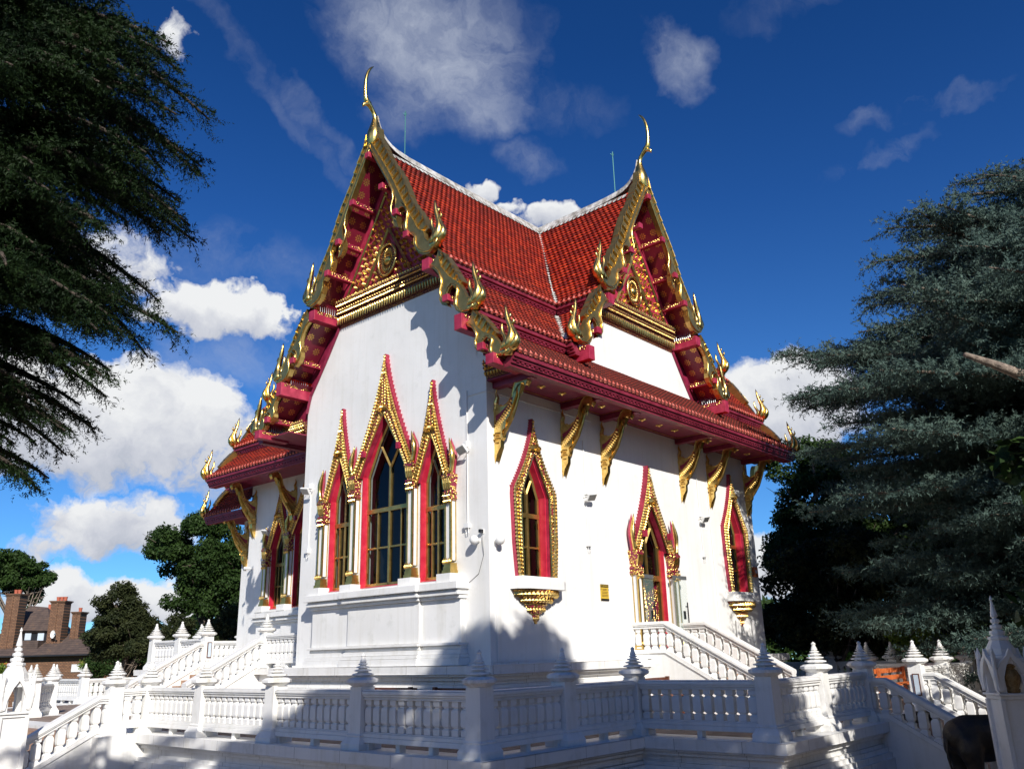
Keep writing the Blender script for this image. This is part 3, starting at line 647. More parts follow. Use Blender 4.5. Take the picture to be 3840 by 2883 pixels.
# eave soffit over the right facade and round the wing
def flat_soffit(x0, x1, y0, y1, z, mw, n=0):
    o = MB().box(x0, x1, y0, y1, z, z+.03).build('eave_soffit', 'maroon', temple, mw=mw)
    return o
so = flat_soffit(.02, LX+.66, -1.30, -.002, 6.26, None)
st = MB()
for bx in (.30, 2.85, 4.55, 8.40, 10.10, 12.65): MB().box(bx-.10, bx+.10, -1.2, -.01, 6.12, 6.258).build('soffit_beam', 'maroon', so)
def star(g, x, y, z):
    for k in range(8):
        a = k*math.pi/4; g.tube([(x, y, z), (x+.11*math.cos(a), y+.11*math.sin(a), z)], [.03, .008], 4)
    g.lathe([(.01, -.05), (.06, -.02), (.06, .0)], 8, (x, y, z))
for sx in (1.25, 2.05, 3.7, 5.6, 6.47, 7.3, 9.25, 11.0, 11.8): star(st, sx, -.62, 6.25)
st.build('soffit_star', 'gold', so)
gl = MB()
for a, b in ((.5, 2.65), (3.05, 4.35), (4.75, 8.2), (8.6, 9.9), (10.3, 12.45)):
    for y in (-.14, -1.02): gl.box(a, b, y-.012, y+.012, 6.245, 6.258)
    for x in (a, b): gl.box(x-.012, x+.012, -1.0, -.16, 6.244, 6.257)
gl.build('soffit_gilt_line', 'gold', so)
flat_soffit(1.70, 2.968, 7.3, YB+.64, 6.26, None); flat_soffit(-.6, 2.9, 7.002, 8.28, 6.26, None)
flat_soffit(9.98, 11.2, 7.3, YB+.64, 6.26, None)
for mw, x0, x1 in ((G_L, 3.52, 4.75), (G_L, -4.75, -3.52), (G_E, 3.52, 4.7), (G_E, -4.7, -3.52), (G_N, 3.52, 4.7), (G_N, -4.7, -3.52)):
    cornice(x0, x1, 6.30, 6.66, mw, temple, .16, .09)
# gable-end boards closing the roof ends behind the gable wall
def closing(mw, tiers):
    for sg in (-1, 1):
        m = MB(); P = [(0.06, 13.55), (.9, 12.3), (1.9, 10.55), (2.8, 9.25), (2.2, 9.1), (0, 9.1)]
        m.poly([(sg*x, z) for x, z in P], .06, .10)
        if tiers > 1: m.poly([(sg*x, z) for x, z in [(2.0, 9.2), (2.6, 9.1), (3.9, 7.6), (3.2, 7.4)]], .06, .10)
        if tiers > 2: m.poly([(sg*x, z) for x, z in [(3.3, 7.7), (4.85, 6.4), (4.85, 6.3), (3.3, 6.3)]], .06, .10)
        m.build('roof_end_board', 'maroon', temple, mw=mw)
closing(G_L, 3); closing(G_E, 3); closing(G_N, 3); closing(G_R, 2)
# ---- porch roof at the far end of the wing: smaller and lower
G_P = GF(CX, YB+1.75, 180, .8, .95, -.72)
gable(G_P, {-1: 3, 1: 3})
for sg in (-1, 1):
    for k, pr in enumerate((T1, T2, T3)):
        ext = lambda h: (-1.9, OV); tiles(pr, sg, ext, G_P, 40+k); fascia(pr, sg, ext, G_P)
flat_soffit(2.75, 10.2, YB+.3, YB+2.4, 5.25, None)
# ================================================================ WALLS
def lancet(cx, w, z0, zs, za, k=.0): return [(cx-w, z0), (cx+w, z0), (cx+w, zs), (cx+w*.52, zs+(za-zs)*.55+k), (cx, za), (cx-w*.52, zs+(za-zs)*.55+k), (cx-w, zs)]
GT = [(3.3, 7.48), (2.72, 8.28), (2.13, 9.16)]
def gwall(hw, holes, mw, low=None, cut=(0, 0)):
    top = [(3.5, 6.9)]+GT+[(2.13, 9.5), (-2.13, 9.5)]+[(-x, z) for x, z in GT[::-1]]+[(-3.5, 6.9)]
    h7 = 7.2 if hw > 5 else 6.9
    out = ([(-hw+cut[0], 0), (hw-cut[1], 0), (hw-cut[1], h7)]+top[0 if hw > 3.5 else 1:-1 if hw <= 3.5 else None]+[(-hw+cut[0], h7)])
    w_ = MB().poly(out, 0, .30, holes).build('wall', ['white'], temple, mw=mw)
    return w_
TRI = [lancet(0, .90, 1.85, 4.65, 6.25), lancet(-1.77, .46, 1.85, 4.2, 5.35), lancet(1.77, .46, 1.85, 4.2, 5.35)]
gwall(3.5, TRI, G_L, cut=(0, .3)); gwall(3.5, TRI, G_E, cut=(.3, 0)); gwall(3.5, [], G_N)
WSH = lambda cx: [(cx-.46, 1.80), (cx+.46, 1.80), (cx+.50, 3.75), (cx, 4.72), (cx-.50, 3.75)]
DOOR = [(-.66, .10), (.66, .10), (.66, 2.95), (.38, 3.55), (0, 4.02), (-.38, 3.55), (-.66, 2.95)]
gwall(6.47, [WSH(-4.97), DOOR, WSH(4.97)], G_R)
# wing side walls and inner returns
WW = [[(x, z if z < 2 else 1.85+(z-1.85)*.86) for x, z in l] for l in TRI]
G_W = GF(2.97, 10.75, -90); G_W2 = GF(9.97, 10.75, 90)
for g_, a_, b_ in ((G_W, -3.45, 3.75), (G_W2, -3.75, 3.45)): MB().poly([(a_, 0), (b_, 0), (b_, 6.9), (a_, 6.9)], 0, .30, WW).build('wall', 'white', temple, mw=g_)
MB().box(.3, 2.97, 6.7, 7.0, 0, 6.9).build('wall', 'white', temple); MB().box(9.97, LX-.3, 6.7, 7.0, 0, 6.9).build('wall', 'white', temple)
MB().box(3.7, 9.2, YB+.31, YB+1.6, -1.2, 5.4).build('wall', 'white', temple)
MB().box(.02, LX-.02, .31, 6.69, -.02, .0).build('inside_floor', 'inner', temple); MB().box(3.0, 9.9, 7.0, YB-.05, -.02, .0).build('inside_floor', 'inner', temple)
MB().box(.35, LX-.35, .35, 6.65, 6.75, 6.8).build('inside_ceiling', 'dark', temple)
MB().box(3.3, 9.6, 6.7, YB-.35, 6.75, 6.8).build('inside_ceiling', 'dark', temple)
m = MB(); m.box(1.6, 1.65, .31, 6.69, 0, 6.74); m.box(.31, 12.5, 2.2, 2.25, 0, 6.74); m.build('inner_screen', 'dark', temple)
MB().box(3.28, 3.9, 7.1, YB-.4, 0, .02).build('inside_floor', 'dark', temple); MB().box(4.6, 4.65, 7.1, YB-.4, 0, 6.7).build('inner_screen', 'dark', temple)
# ================================================================ BASE MOULDINGS
FOOT = [(0, 0), (LX, 0), (LX, WY), (9.97, WY), (9.97, YB+1.7), (2.97, YB+1.7), (2.97, WY), (0, WY)]
b = MB()
for d, z0, z1 in ((.06, -.0, .05), (.50, -.17, 0), (.44, -.22, -.17), (.34, -.30, -.222), (.27, -.38, -.302), (.31, -.46, -.382), (.40, -.52, -.462), (.44, -1.2, -.522)):
    b.poly(offset(FOOT, d), z0, z1, ax='z')
b.build('base_moulding', 'stonejoint', temple, bev=.012)
def plinth(mw, ys, hz, parent=temple):
    m = MB(); a, e = ys
    for o, z0, z1, dx in ((.16, .0, .10, .04), (.34, .004, .16, .1), (.30, .16, .24, .08), (.24, .24, .34, .05), (.19, .34, .42, .03), (.27, .42, .48, .05), (.17, .48, hz-.22, 0), (.24, hz-.22, hz-.14, .04), (.33, hz-.14, hz-.06, .07), (.30, hz-.06, hz-.02, .05), (.40, hz-.02, hz+.14, .11)):
        m.box(a-dx, e+dx, -o, .002, z0+.002, z1); m.box(a+1.55-dx, e-1.25+dx, -o-.07, -o+.01, z0+.004, z1-.002)
    return m.build('window_plinth', 'stone', parent, mw=mw, bev=.01)
plinth(G_L, (-2.62, 2.78), 1.62); plinth(G_E, (-2.7, 2.7), 1.62); plinth(G_W, (-2.7, 2.7), 1.58)
# ================================================================ ORNATE WINDOWS AND DOOR
def lerp(a, b, t): return a+(b-a)*t
def edge_pts(foot, tip, k, n):
    """concave side of a spire-like arch from foot (x,z) to tip (x,z)"""
    out = []
    for i in range(n+1):
        t = i/n; out.append((lerp(foot[0], tip[0], 1-(1-t)**k), lerp(foot[1], tip[1], t)))
    return out
def arch(cx, wf, zf, zt, wi, zi, parent, k=1.55, dep=.30, spring=None, low=None, mir=None):
    """gilded flame arch round an opening. wf: outer half width at foot zf; tip zt; wi/zi inner half width and apex"""
    n = 26; o = []
    half = edge_pts((wf, zf), (.012, zt), k, n)
    steps = []
    for i in range(len(half)-1):
        (x0, z0), (x1, z1) = half[i], half[i+1]; steps += [(x0, z0), (x0+.018, z0+(z1-z0)*.8), (x1, z1-(z1-z0)*.12)]
    steps.append(half[-1])
    lowpts = low or []
    R_ = lowpts+steps; L_ = [(-x, z) for x, z in R_[::-1]]
    inner = [(wi, (low[0][1] if low else zf)), ] + ([(wi*1.06, spring)] if spring else []) + [(wi*.52, lerp(spring or zf, zi, .53)), (0, zi), (-wi*.52, lerp(spring or zf, zi, .53))] + ([(-wi*1.06, spring)] if spring else []) + [(-wi, (low[0][1] if low else zf))]
    out = [(cx+x, z) for x, z in R_+L_[1:]]; inn = [(cx+x, z) for x, z in inner[::-1]]
    a = MB().poly(out+inn, -dep, .02).build('window_surround', 'pink', parent)
    # gilded face
    sh = lambda P, s, zz: [(x*s, z-zz) for x, z in P]
    gp = [(max(0, x-.045), z-.02) for x, z in (lowpts+half)]; gi = [(wi+.04, gp[0][1])] + ([(wi*1.06+.04, spring+.0)] if spring else []) + [(wi*.52+.035, lerp(spring or zf, zi, .53)+.02), (0, zi+.07)]
    f = MB()
    for sg in (-1, 1):
        P = [(cx+sg*x, z) for x, z in gp+gi[::-1]]
        f.poly(P, -dep-.025, -dep+.01)
    f.build('gilt_face', 'carved', a)
    g = MB(); r_ = random.Random(int(zt*100))
    outer = lowpts+half; L = [0]
    for p, q in zip(outer, outer[1:]): L.append(L[-1]+math.hypot(q[0]-p[0], q[1]-p[1]))
    def onp(s):
        j = 0
        while j < len(L)-2 and L[j+1] < s: j += 1
        t = (s-L[j])/(L[j+1]-L[j]); p, q = outer[j], outer[j+1]; return lerp(p[0], q[0], t), lerp(p[1], q[1], t), math.atan2(q[1]-p[1], q[0]-p[0])
    s = .03
    while s < L[-1]*.985:
        x, z, an = onp(s)
        sz = .115*(1-.45*s/L[-1])
        def wi_at(zz):
            zs = spring or zf
            if zz <= zs: return wi*1.03
            if zz >= zi: return 0
            t = (zz-zs)/(zi-zs); return wi*(1.0-.91*t)
        w0 = wi_at(z)
        for sg in (-1, 1):
            leafpt(g, cx+sg*(x-.03), z, -dep-.02, sz, -sg*.35, dep=.9)
            mx = (x+w0)/2
            if x-w0 > .12:
                leafpt(g, cx+sg*(mx+.03), z+.03, -dep-.03, sz*.95, sg*.35, dep=1.0)
                leafpt(g, cx+sg*(w0+.055), z+.0, -dep-.02, sz*.75, -sg*.2, dep=.7)
            elif x > .1: leafpt(g, cx+sg*x*.4, z+.03, -dep-.03, sz, 0, dep=1.0)
        s += .085
    for sg in (-1, 1):
        zs = spring or zf
        P = ([(wi+.012, outer[0][1]+.02), (wi*1.06+.012, spring)] if spring else [(wi+.012, zf)])+[(wi*.52+.012, lerp(zs, zi, .53)+.01), (0.0, zi+.03)]
        g.tube([(cx+sg*x, -dep-.02, z) for x, z in P], .024, 5)
    for j in range(7): leafpt(g, cx+(j-3)*.055*(1-.08*abs(j-3)), zi+.16-.01*abs(j-3), -dep-.06, .12, -(j-3)*.15, dep=1.1)
    g.build('gilt_leaves', 'gold', a)
    return a
def foot_finial(x, z, h, parent, sg, gold=True, y=-.16):
    g = MB(); pts = []; rad = []
    for i in range(12):
        t = i/11; pts.append((x+sg*(.07*math.sin(t*4.2)+.03*t), y, z+h*t)); rad.append(.09*(1-t)**.5*(1-.30*math.sin(t*8))+.006)
    g.tube(pts, rad, 8, flat=.75)
    o = g.build('flame_finial', 'gold', parent, smooth=True)
    k = MB(); k.tube([(px, y+.07, pz) for px, y_, pz in pts], [r*.85 for r in rad], 6); k.build('red_backing', 'pink', o)
    return o
def column(x, zb, zc, parent, w=.112, y=-.10, capH=.62, ang=0):
    """slender square colonnette: gilt base, white shaft with gilt edges, lotus capital"""
    s = MB().box(x-w*.70, x+w*.70, y-w*.70, y+.2, zb+.30, zc-capH).build('colonnette', 'white', parent)
    e = MB()
    for sx in (-1, 1): e.box(x+sx*w*.74-.028, x+sx*w*.74+.028, y-w*.80, y-w*.66+.03, zb+.3, zc-capH)
    for sx in (-1, 1): e.box(x+sx*w*.71-.012, x+sx*w*.71+.012, y+.075, y+.10, zb+.3, zc-capH)
    e.build('gilt_edge', 'goldflat', s)
    c = MB(); z0 = zc-capH
    for r, a, b in ((.95, 0, .04), (1.15, .04, .09), (.92, .09, .15), (1.12, .15, .20), (.85, .20, .25)): c.box(x-w*r, x+w*r, y-w*r, y+.2, z0+a*capH/.62, z0+b*capH/.62-.002)
    q = [(w*.85, z0+.25*capH/.62), (w*1.0, z0+.36*capH/.62), (w*1.25, z0+.52*capH/.62)]
    for (r0, a), (r1, b) in zip(q, q[1:]):
        c.add([(x-r0, y-r0, a), (x+r0, y-r0, a), (x+r0, y+.2, a), (x-r0, y+.2, a), (x-r1, y-r1, b), (x+r1, y-r1, b), (x+r1, y+.2, b), (x-r1, y+.2, b)], [(0, 1, 5, 4), (1, 2, 6, 5), (3, 0, 4, 7)])
    c.box(x-w*1.35, x+w*1.35, y-w*1.35, y+.2, z0+.52*capH/.62, zc-.03); c.box(x-w*1.2, x+w*1.2, y-w*1.2, y+.2, zc-.03, zc)
    for i in range(4):
        xx = x+(i-1.5)*w*.55
        c.tube([(xx, y-w*.92, z0+.26*capH/.62), (xx, y-w*1.15, z0+.40*capH/.62), (xx*1.0, y-w*1.38, z0+.50*capH/.62)], [.022, .03, .018], 5, mi=1)
        leafpt(c, xx, z0-.03, y-w*1.0, .085, math.pi, 1, .8); leafpt(c, xx, z0+.1*capH/.62, y-w*1.15, .05, 0, 1, .8)
        if i < 3: c.box(xx+w*.2, xx+w*.36, y-w*1.04, y-w*.95, z0+.28*capH/.62, z0+.42*capH/.62, 2)
    c.build('capital', ['carved', 'gold', 'maroon'], s)
    b = MB(); b.box(x-w*1.22, x+w*1.22, y-w*1.22, y+.2, zb, zb+.08); b.box(x-w*1.05, x+w*1.05, y-w*1.05, y+.2, zb+.08, zb+.16); b.box(x-w*.95, x+w*.95, y-w*.95, y+.2, zb+.16, zb+.24)
    for i in range(5): leafpt(b, x+(i-2)*w*.46, zb+.27, y-w*.98, .11, 0, 1, .6)
    b.build('gilt_foot', ['goldflat', 'gold'], s)
    return s
def pane(P, y, parent):
    tri = tessellate_polygon([[Vector((p[0], p[1], 0)) for p in P]]); fs = []
    for a, b_, c_ in tri:
        ar = (P[b_][0]-P[a][0])*(P[c_][1]-P[a][1])-(P[c_][0]-P[a][0])*(P[b_][1]-P[a][1])
        fs.append((a, b_, c_) if ar > 0 else (a, c_, b_))     # facing outwards (-y)
    return MB().add([(x_, y, z_) for x_, z_ in P], fs).build('glass', 'glass', parent)
def casement(cx, w, z0, zs, za, zt, parent, rows=2, y=.16, split=True):
    """gilt window frame: lower lights, transom at zt, Y-shaped tracery above"""
    f = MB(); t = .045; d = .06
    f.box(cx-w, cx-w+.07, y-d/2, y+d/2, z0, zs+.05); f.box(cx+w-.07, cx+w, y-d/2, y+d/2, z0, zs+.05); f.box(cx-w, cx+w, y-d/2-.01, y+d/2, z0, z0+.08)
    f.box(cx-w, cx+w, y-d/2-.012, y+d/2, zt-.055, zt+.055); f.box(cx-.035, cx+.035, y-d/2-.01, y+d/2, z0, lerp(zs, za, .12))
    for sg in (-1, 1):
        for P in ([(cx+sg*(w-.03), zs), (cx+sg*w*.50, lerp(zs, za, .55)), (cx, za-.03)], [(cx, lerp(zs, za, .10)), (cx+sg*w*.42, lerp(zs, za, .48))]):
            f.tube([(x, y-.005, z) for x, z in P], .042, 4)
        if split: f.box(cx+sg*w*.5-.02, cx+sg*w*.5+.02, y-d/2-.006, y+d/2, z0, zt)
        for r in range(1, rows):
            zz = lerp(z0, zt, r/rows); a, b_ = sorted((cx, cx+sg*w)); f.box(a, b_, y-d/2-.004, y+d/2, zz-.022, zz+.022)
    o = f.build('window_frame', 'goldflat', parent, bev=.006)
    pane([(cx-w+.01, z0+.01), (cx+w-.01, z0+.01), (cx+w-.01, zs), (cx+w*.5, lerp(zs, za, .54)), (cx, za-.02), (cx-w*.5, lerp(zs, za, .54)), (cx-w+.01, zs)], y+.015, o)
    h = MB()
    for sg in (-1, 1):
        for zz in (lerp(z0, zt, .15), lerp(z0, zt, .5), lerp(z0, zt, .85)): h.box(cx+sg*(w-.075)-.012, cx+sg*(w-.075)+.012, y-d/2-.02, y-d/2+.002, zz-.06, zz+.06)
    h.build('hinge', 'gold', o)
    return o
def jamb(cx, w, z0, zs, za, parent, pts=None, d0=-.03, d1=.22, matn='red'):
    P = pts or lancet(cx, w, z0, zs, za)
    inn = [(cx+(x-cx)*.999, z) for x, z in P]
    # thin lining: the opening outline, slightly inside
    out = [(x, z) for x, z in P]; c = (cx, (z0+za)/2)
    sm = []
    for x, z in P: sm.append((cx+(x-cx)*(1-.03/w), z+(-.028 if z > zs+.01 else (.02 if z <= z0 else 0))))
    m = MB()
    n = len(P)
    for i in range(n):
        a, b_, c_, d_ = P[i], P[(i+1) % n], sm[(i+1) % n], sm[i]
        m.add([(a[0], d0, a[1]), (b_[0], d0, b_[1]), (c_[0], d0, c_[1]), (d_[0], d0, d_[1]), (a[0], d1, a[1]), (b_[0], d1, b_[1]), (c_[0], d1, c_[1]), (d_[0], d1, d_[1])],
              [(0, 3, 2, 1), (4, 5, 6, 7), (3, 7, 6, 2), (0, 1, 5, 4)])
    return m.build('reveal_lining', matn, parent)
def part_empty(name, mw, parent):
    e = bpy.data.objects.new(name, None); COL.objects.link(e); e.parent = parent; e.matrix_local = mw; return e
# depth rule: thing > part > sub-part.  A window is a part whose own mesh is its surround; everything else hangs one level below.
def flatten(part, host):
    """join nothing; re-hang grandchildren so that no chain is deeper than thing > part > sub-part"""
    for ch in list(host.children):
        if ch == part: continue
def window_group(mw, build):
    """build() makes objects under a holder; the first becomes the part, the rest its sub-parts, all in world space"""
    holder = bpy.data.objects.new('holder', None); COL.objects.link(holder)
    build(holder)
    objs = []
    def walk(o):
        for c in o.children: objs.append(c); walk(c)
    walk(holder)
    head = next(o for o in objs if o.name.startswith('window_surround') or o.name.startswith('door_surround'))
    for o in objs: o.parent = None
    head.parent = temple; head.matrix_local = mw
    for o in objs:
        if o is not head: o.parent = head; o.matrix_local = Matrix.Identity(4)
    bpy.data.objects.remove(holder)
    return head
def triple(mw, s=1.0):
    Z = lambda z: 1.85+(z-1.85)*s
    def b_(h):
        arch(0, 1.22, Z(4.62), Z(7.80), .90, Z(6.16), h, 1.42, dep=.12)
        for sg in (-1, 1): arch(sg*1.77, .66, Z(4.18), Z(6.68), .46, Z(5.28), h, 1.42, dep=.10)
        for sg in (-1, 1):
            column(sg*2.40, 1.95, Z(4.22), h); column(sg*1.10, 1.95, Z(4.70), h)
            foot_finial(sg*2.46, Z(4.22), .86*s, h, sg); foot_finial(sg*1.14, Z(4.70), .80*s, h, sg)
            jamb(sg*1.77, .46, 1.85, Z(4.2), Z(5.35), h); casement(sg*1.77, .44, 1.87, Z(4.2), Z(5.3), Z(3.55), h)
            pl = MB().box(sg*2.40-.22, sg*2.40+.22, -.33, 0, 1.76, 1.95); pl.build('white_pad', 'white', h); MB().box(sg*1.10-.22, sg*1.10+.22, -.33, 0, 1.762, 1.948).build('white_pad', 'white', h)
            nb = MB().box(sg*.70-.07 if sg > 0 else sg*.70-.03, sg*.70+.03 if sg > 0 else sg*.70+.07, -.25, -.15, Z(5.12), Z(5.28)); nb.build('arch_bracket', 'pink', h)
        jamb(0, .90, 1.85, Z(4.65), Z(6.25), h); casement(0, .88, 1.87, Z(4.65), Z(6.2), Z(3.75), h, 2)
        MB().box(-2.7, 2.7, -.30, .02, 1.74, 1.80).build('sill', 'white', h)
    return window_group(mw, b_)
triple(G_L); triple(G_W, .86)
def single(cx):
    def b_(h):
        low = [(.66, 1.85), (.735, 2.6), (.775, 3.72)]
        arch(cx, .76, 3.86, 5.62, .48, 4.72, h, 1.6, .10, 3.72, low)
        jamb(cx, .48, 1.80, 3.75, 4.72, h, WSH(cx), -.02, .24)
        casement(cx, .44, 1.82, 3.7, 4.62, 3.30, h, 2, .18, False)
        p = MB(); p.box(cx-.72, cx+.72, -.26, .0, 1.76, 1.86); p.poly([(cx-.84, 0), (cx-.84, -.26), (cx-.62, -.38), (cx+.62, -.38), (cx+.84, -.26), (cx+.84, 0)], 1.58, 1.77, ax='z'); p.build('sill', 'white', h)
        c = MB()
        for (w0, w1, z0, z1) in ((.78, .60, 1.56, 1.44), (.60, .34, 1.44, 1.27), (.36, .34, 1.25, 1.20), (.31, .20, 1.20, 1.06), (.13, .11, 1.04, .99), (.11, .04, .99, .84)):
            n = 12; vs = []
            for (w_, z_) in ((w0, z0), (w1, z1)):
                for k in range(n+1): a = math.pi*k/n; vs.append((cx-w_*math.cos(a), -.46*w_*math.sin(a)-.0, z_))
            c.add(vs, [(k, k+1, k+2+n, k+1+n) for k in range(n)]+[tuple(range(n, -1, -1)), tuple(range(n+1, 2*n+2))])
        k = c.build('sill_corbel', 'carved', h)
        g = MB()
        for (w_, z_, n, s_) in ((.70, 1.47, 17, .13), (.52, 1.34, 15, .11), (.28, 1.14, 9, .09), (.09, .95, 5, .07)):
            for i in range(n):
                a = math.pi*(i+.5)/n; xx = -w_*math.cos(a); yy = -.46*w_*math.sin(a); leafpt(g, cx+xx, z_, yy-.005, s_, math.pi*0-.5*xx, 0, .7)
        for (w_, z_) in ((.60, 1.26), (.78, 1.565), (.20, 1.05)):
            g.tube([(cx-w_*.62*math.cos(math.pi*i/12), -.46*w_*.62*math.sin(math.pi*i/12)-.0, z_) for i in range(13)], .02, 5)
        g.build('gilt_leaves', 'gold', h)
    return window_group(G_R, b_)
single(-4.97); single(4.97)
def door():
    def b_(h):
        arch(0, 1.0, 2.78, 5.18, .66, 4.0, h, 1.42, .14)
        for sg in (-1, 1):
            column(sg*.92, .10, 2.76, h, .12, -.14, .66); foot_finial(sg*1.02, 2.76, .95, h, sg, y=-.20)
            MB().box(sg*.62-.05, sg*.62+.05, -.34, -.24, 3.12, 3.30).build('arch_bracket', 'pink', h)
        jamb(0, .66, .10, 2.95, 4.02, h, DOOR, -.03, .26)
        f = MB(); y = .14
        for sg in (-1, 1): f.box(sg*.60-.055, sg*.60+.055, y-.05, y+.05, .1, 2.95)
        f.box(-.65, .65, y-.06, y+.05, 2.02, 2.16); f.box(-.03, .03, y-.03, y+.03, 2.16, 3.05)
        for sg in (-1, 1):
            f.tube([(sg*.60, y, 2.92), (sg*.34, y, 3.5), (0, y, 3.95)], .05, 4); f.tube([(0, y, 3.02), (sg*.30, y, 3.46)], .045, 4)
        f.build('door_frame', 'goldflat', h)
        pane([(-.6, 2.16), (.6, 2.16), (.6, 2.95), (.33, 3.5), (0, 3.93), (-.33, 3.5), (-.6, 2.95)], y+.015, h)
        c = MB().box(-.56, -.05, .20, .25, .1, 2.02).build('carved_door_leaf', 'carved', h)
        g = MB()
        for r_ in range(18):
            for q in range(5): leafpt(g, -.50+q*.10, .22+r_*.10, .20, .085, random.uniform(-.5, .5), 0, .5)
        g.build('gilt_relief', 'gold', h)
        MB().box(.52, .57, .20, .65, .1, 2.02).build('carved_door_leaf', 'carved', h)
        # frameless glass doors, swung open
        def leaf(x, y0, ang):
            T = Matrix.Translation((x, y0, 0)) @ Matrix.Rotation(R(ang), 4, 'Z')
            MB().box(0, .62, -.006, .006, .14, 2.06).xf(T).build('glass_door_leaf', 'glassdoor', h)
            MB().box(-.01, .63, -.02, .02, 2.06, 2.16).box(0, .62, -.018, .018, .10, .16).xf(T).build('door_rail', 'steel', h)
            MB().tube([(.52, -.06, .75), (.52, -.06, 1.45)], .018, 8).box(.50, .54, -.06, 0, .85, .88).box(.50, .54, -.06, 0, 1.32, 1.35).box(.40, .47, -.02, .02, 1.0, 1.22).xf(T).build('pull_handle', 'black', h)
        leaf(-.58, -.05, 4); leaf(.66, -.26, -4)
        MB().box(-.1, -.04, .19, .195, 1.0, 1.25).build('door_notice', 'plastic', h)
        MB().box(-1.25, 1.25, -.5, .0, -.02, .098).build('threshold', 'stone', h)
    return window_group(G_R, b_)
def gd(t, b):
    b.inputs['Alpha'].default_value = .14; b.inputs['Roughness'].default_value = .03
M['glassdoor'] = mat('greenish_clear_glass', (.35, .50, .45), .03, build=gd)
door()
# ================================================================ EAVE BRACKETS
BR = [(.03, 4.40), (-.02, 4.73), (-.04, 5.08), (-.03, 5.35), (.0, 5.58), (.04, 5.70), (.12, 5.72), (.2, 5.66), (.34, 5.65), (.47, 5.71), (.57, 5.85), (.63, 6.05), (.72, 6.20), (.84, 6.26), (1.0, 6.25), (1.06, 6.17), (1.05, 6.08), (.98, 6.00), (.93, 6.06), (.87, 6.05), (.80, 5.93), (.77, 5.86), (.74, 5.96), (.70, 5.80), (.58, 5.57), (.46, 5.38), (.38, 5.28), (.34, 5.14), (.26, 5.06), (.24, 4.92), (.18, 4.86), (.17, 4.70), (.10, 4.55)]
def eave_bracket(mw):
    b = MB().poly([(-y, z) for y, z in BR], -.06, .06, ax='x').build('eave_bracket', 'gold', temple, mw=mw, bev=.022)
    g = MB()
    # scaled belly, collars, flame tail
    g.tube([(0, -.04, 5.62), (0, -.02, 5.78), (0, -.07, 5.90), (0, -.03, 6.02), (0, -.06, 6.12)], [.07, .06, .045, .028, .004], 8)
    for z, r in ((5.02, .12), (4.96, .10), (4.90, .12), (4.80, .09)): g.lathe([(r, -.018), (r*1.12, 0), (r, .018)], 8, (0, -.08, z))
    for i in range(16):
        t = i/15; y = -(.08+.42*t); z = 5.12+.5*t
        for s in (-1, 1): leafpt(g, s*0+0, z, y-.02, .001, 0)
    for s in (-1, 1):
        for i in range(12):
            t = i/11; yy = -(.05+.50*t); zz = 5.2+.48*t-.05*math.sin(t*3)
            for dz in (-.06, .05):
                x = s*.062; g.add([(x, yy-.05, zz+dz-.03), (x, yy+.05, zz+dz-.03), (x, yy+.01, zz+dz+.08), (x+s*.03, yy, zz+dz)], [(0, 1, 3), (1, 2, 3), (2, 0, 3)])
    g.tube([(0, -.17, 4.9), (0, -.33, 5.1), (0, -.52, 5.34), (0, -.66, 5.62), (0, -.76, 5.86)], [.03, .045, .04, .03, .02], 6)
    g.build('bracket_carving', 'gold', b, smooth=False)
    r = MB(); r.poly([(-.20, 5.28), (-.34, 5.40), (-.5, 5.58), (-.60, 5.78), (-.55, 5.80), (-.40, 5.62), (-.2, 5.50), (-.06, 5.46), (-.06, 5.36)], -.065, .065, ax='x').build('red_inlay', 'pink', b)
    return b
for bx in (.30, 2.78, 4.48, 8.46, 10.16, 12.64): eave_bracket(Matrix.Translation((bx, 0, 0)))
for by in (14.2, 11.75): eave_bracket(Matrix.Translation((2.97, by, 0)) @ Matrix.Rotation(R(-90), 4, 'Z'))
eave_bracket(Matrix.Translation((3.7, YB+1.3, -.95)) @ Matrix.Rotation(R(-90), 4, 'Z'))
for bx in (1.0,): eave_bracket(Matrix.Translation((LX, bx-.9, 0)) @ Matrix.Rotation(R(90), 4, 'Z'))
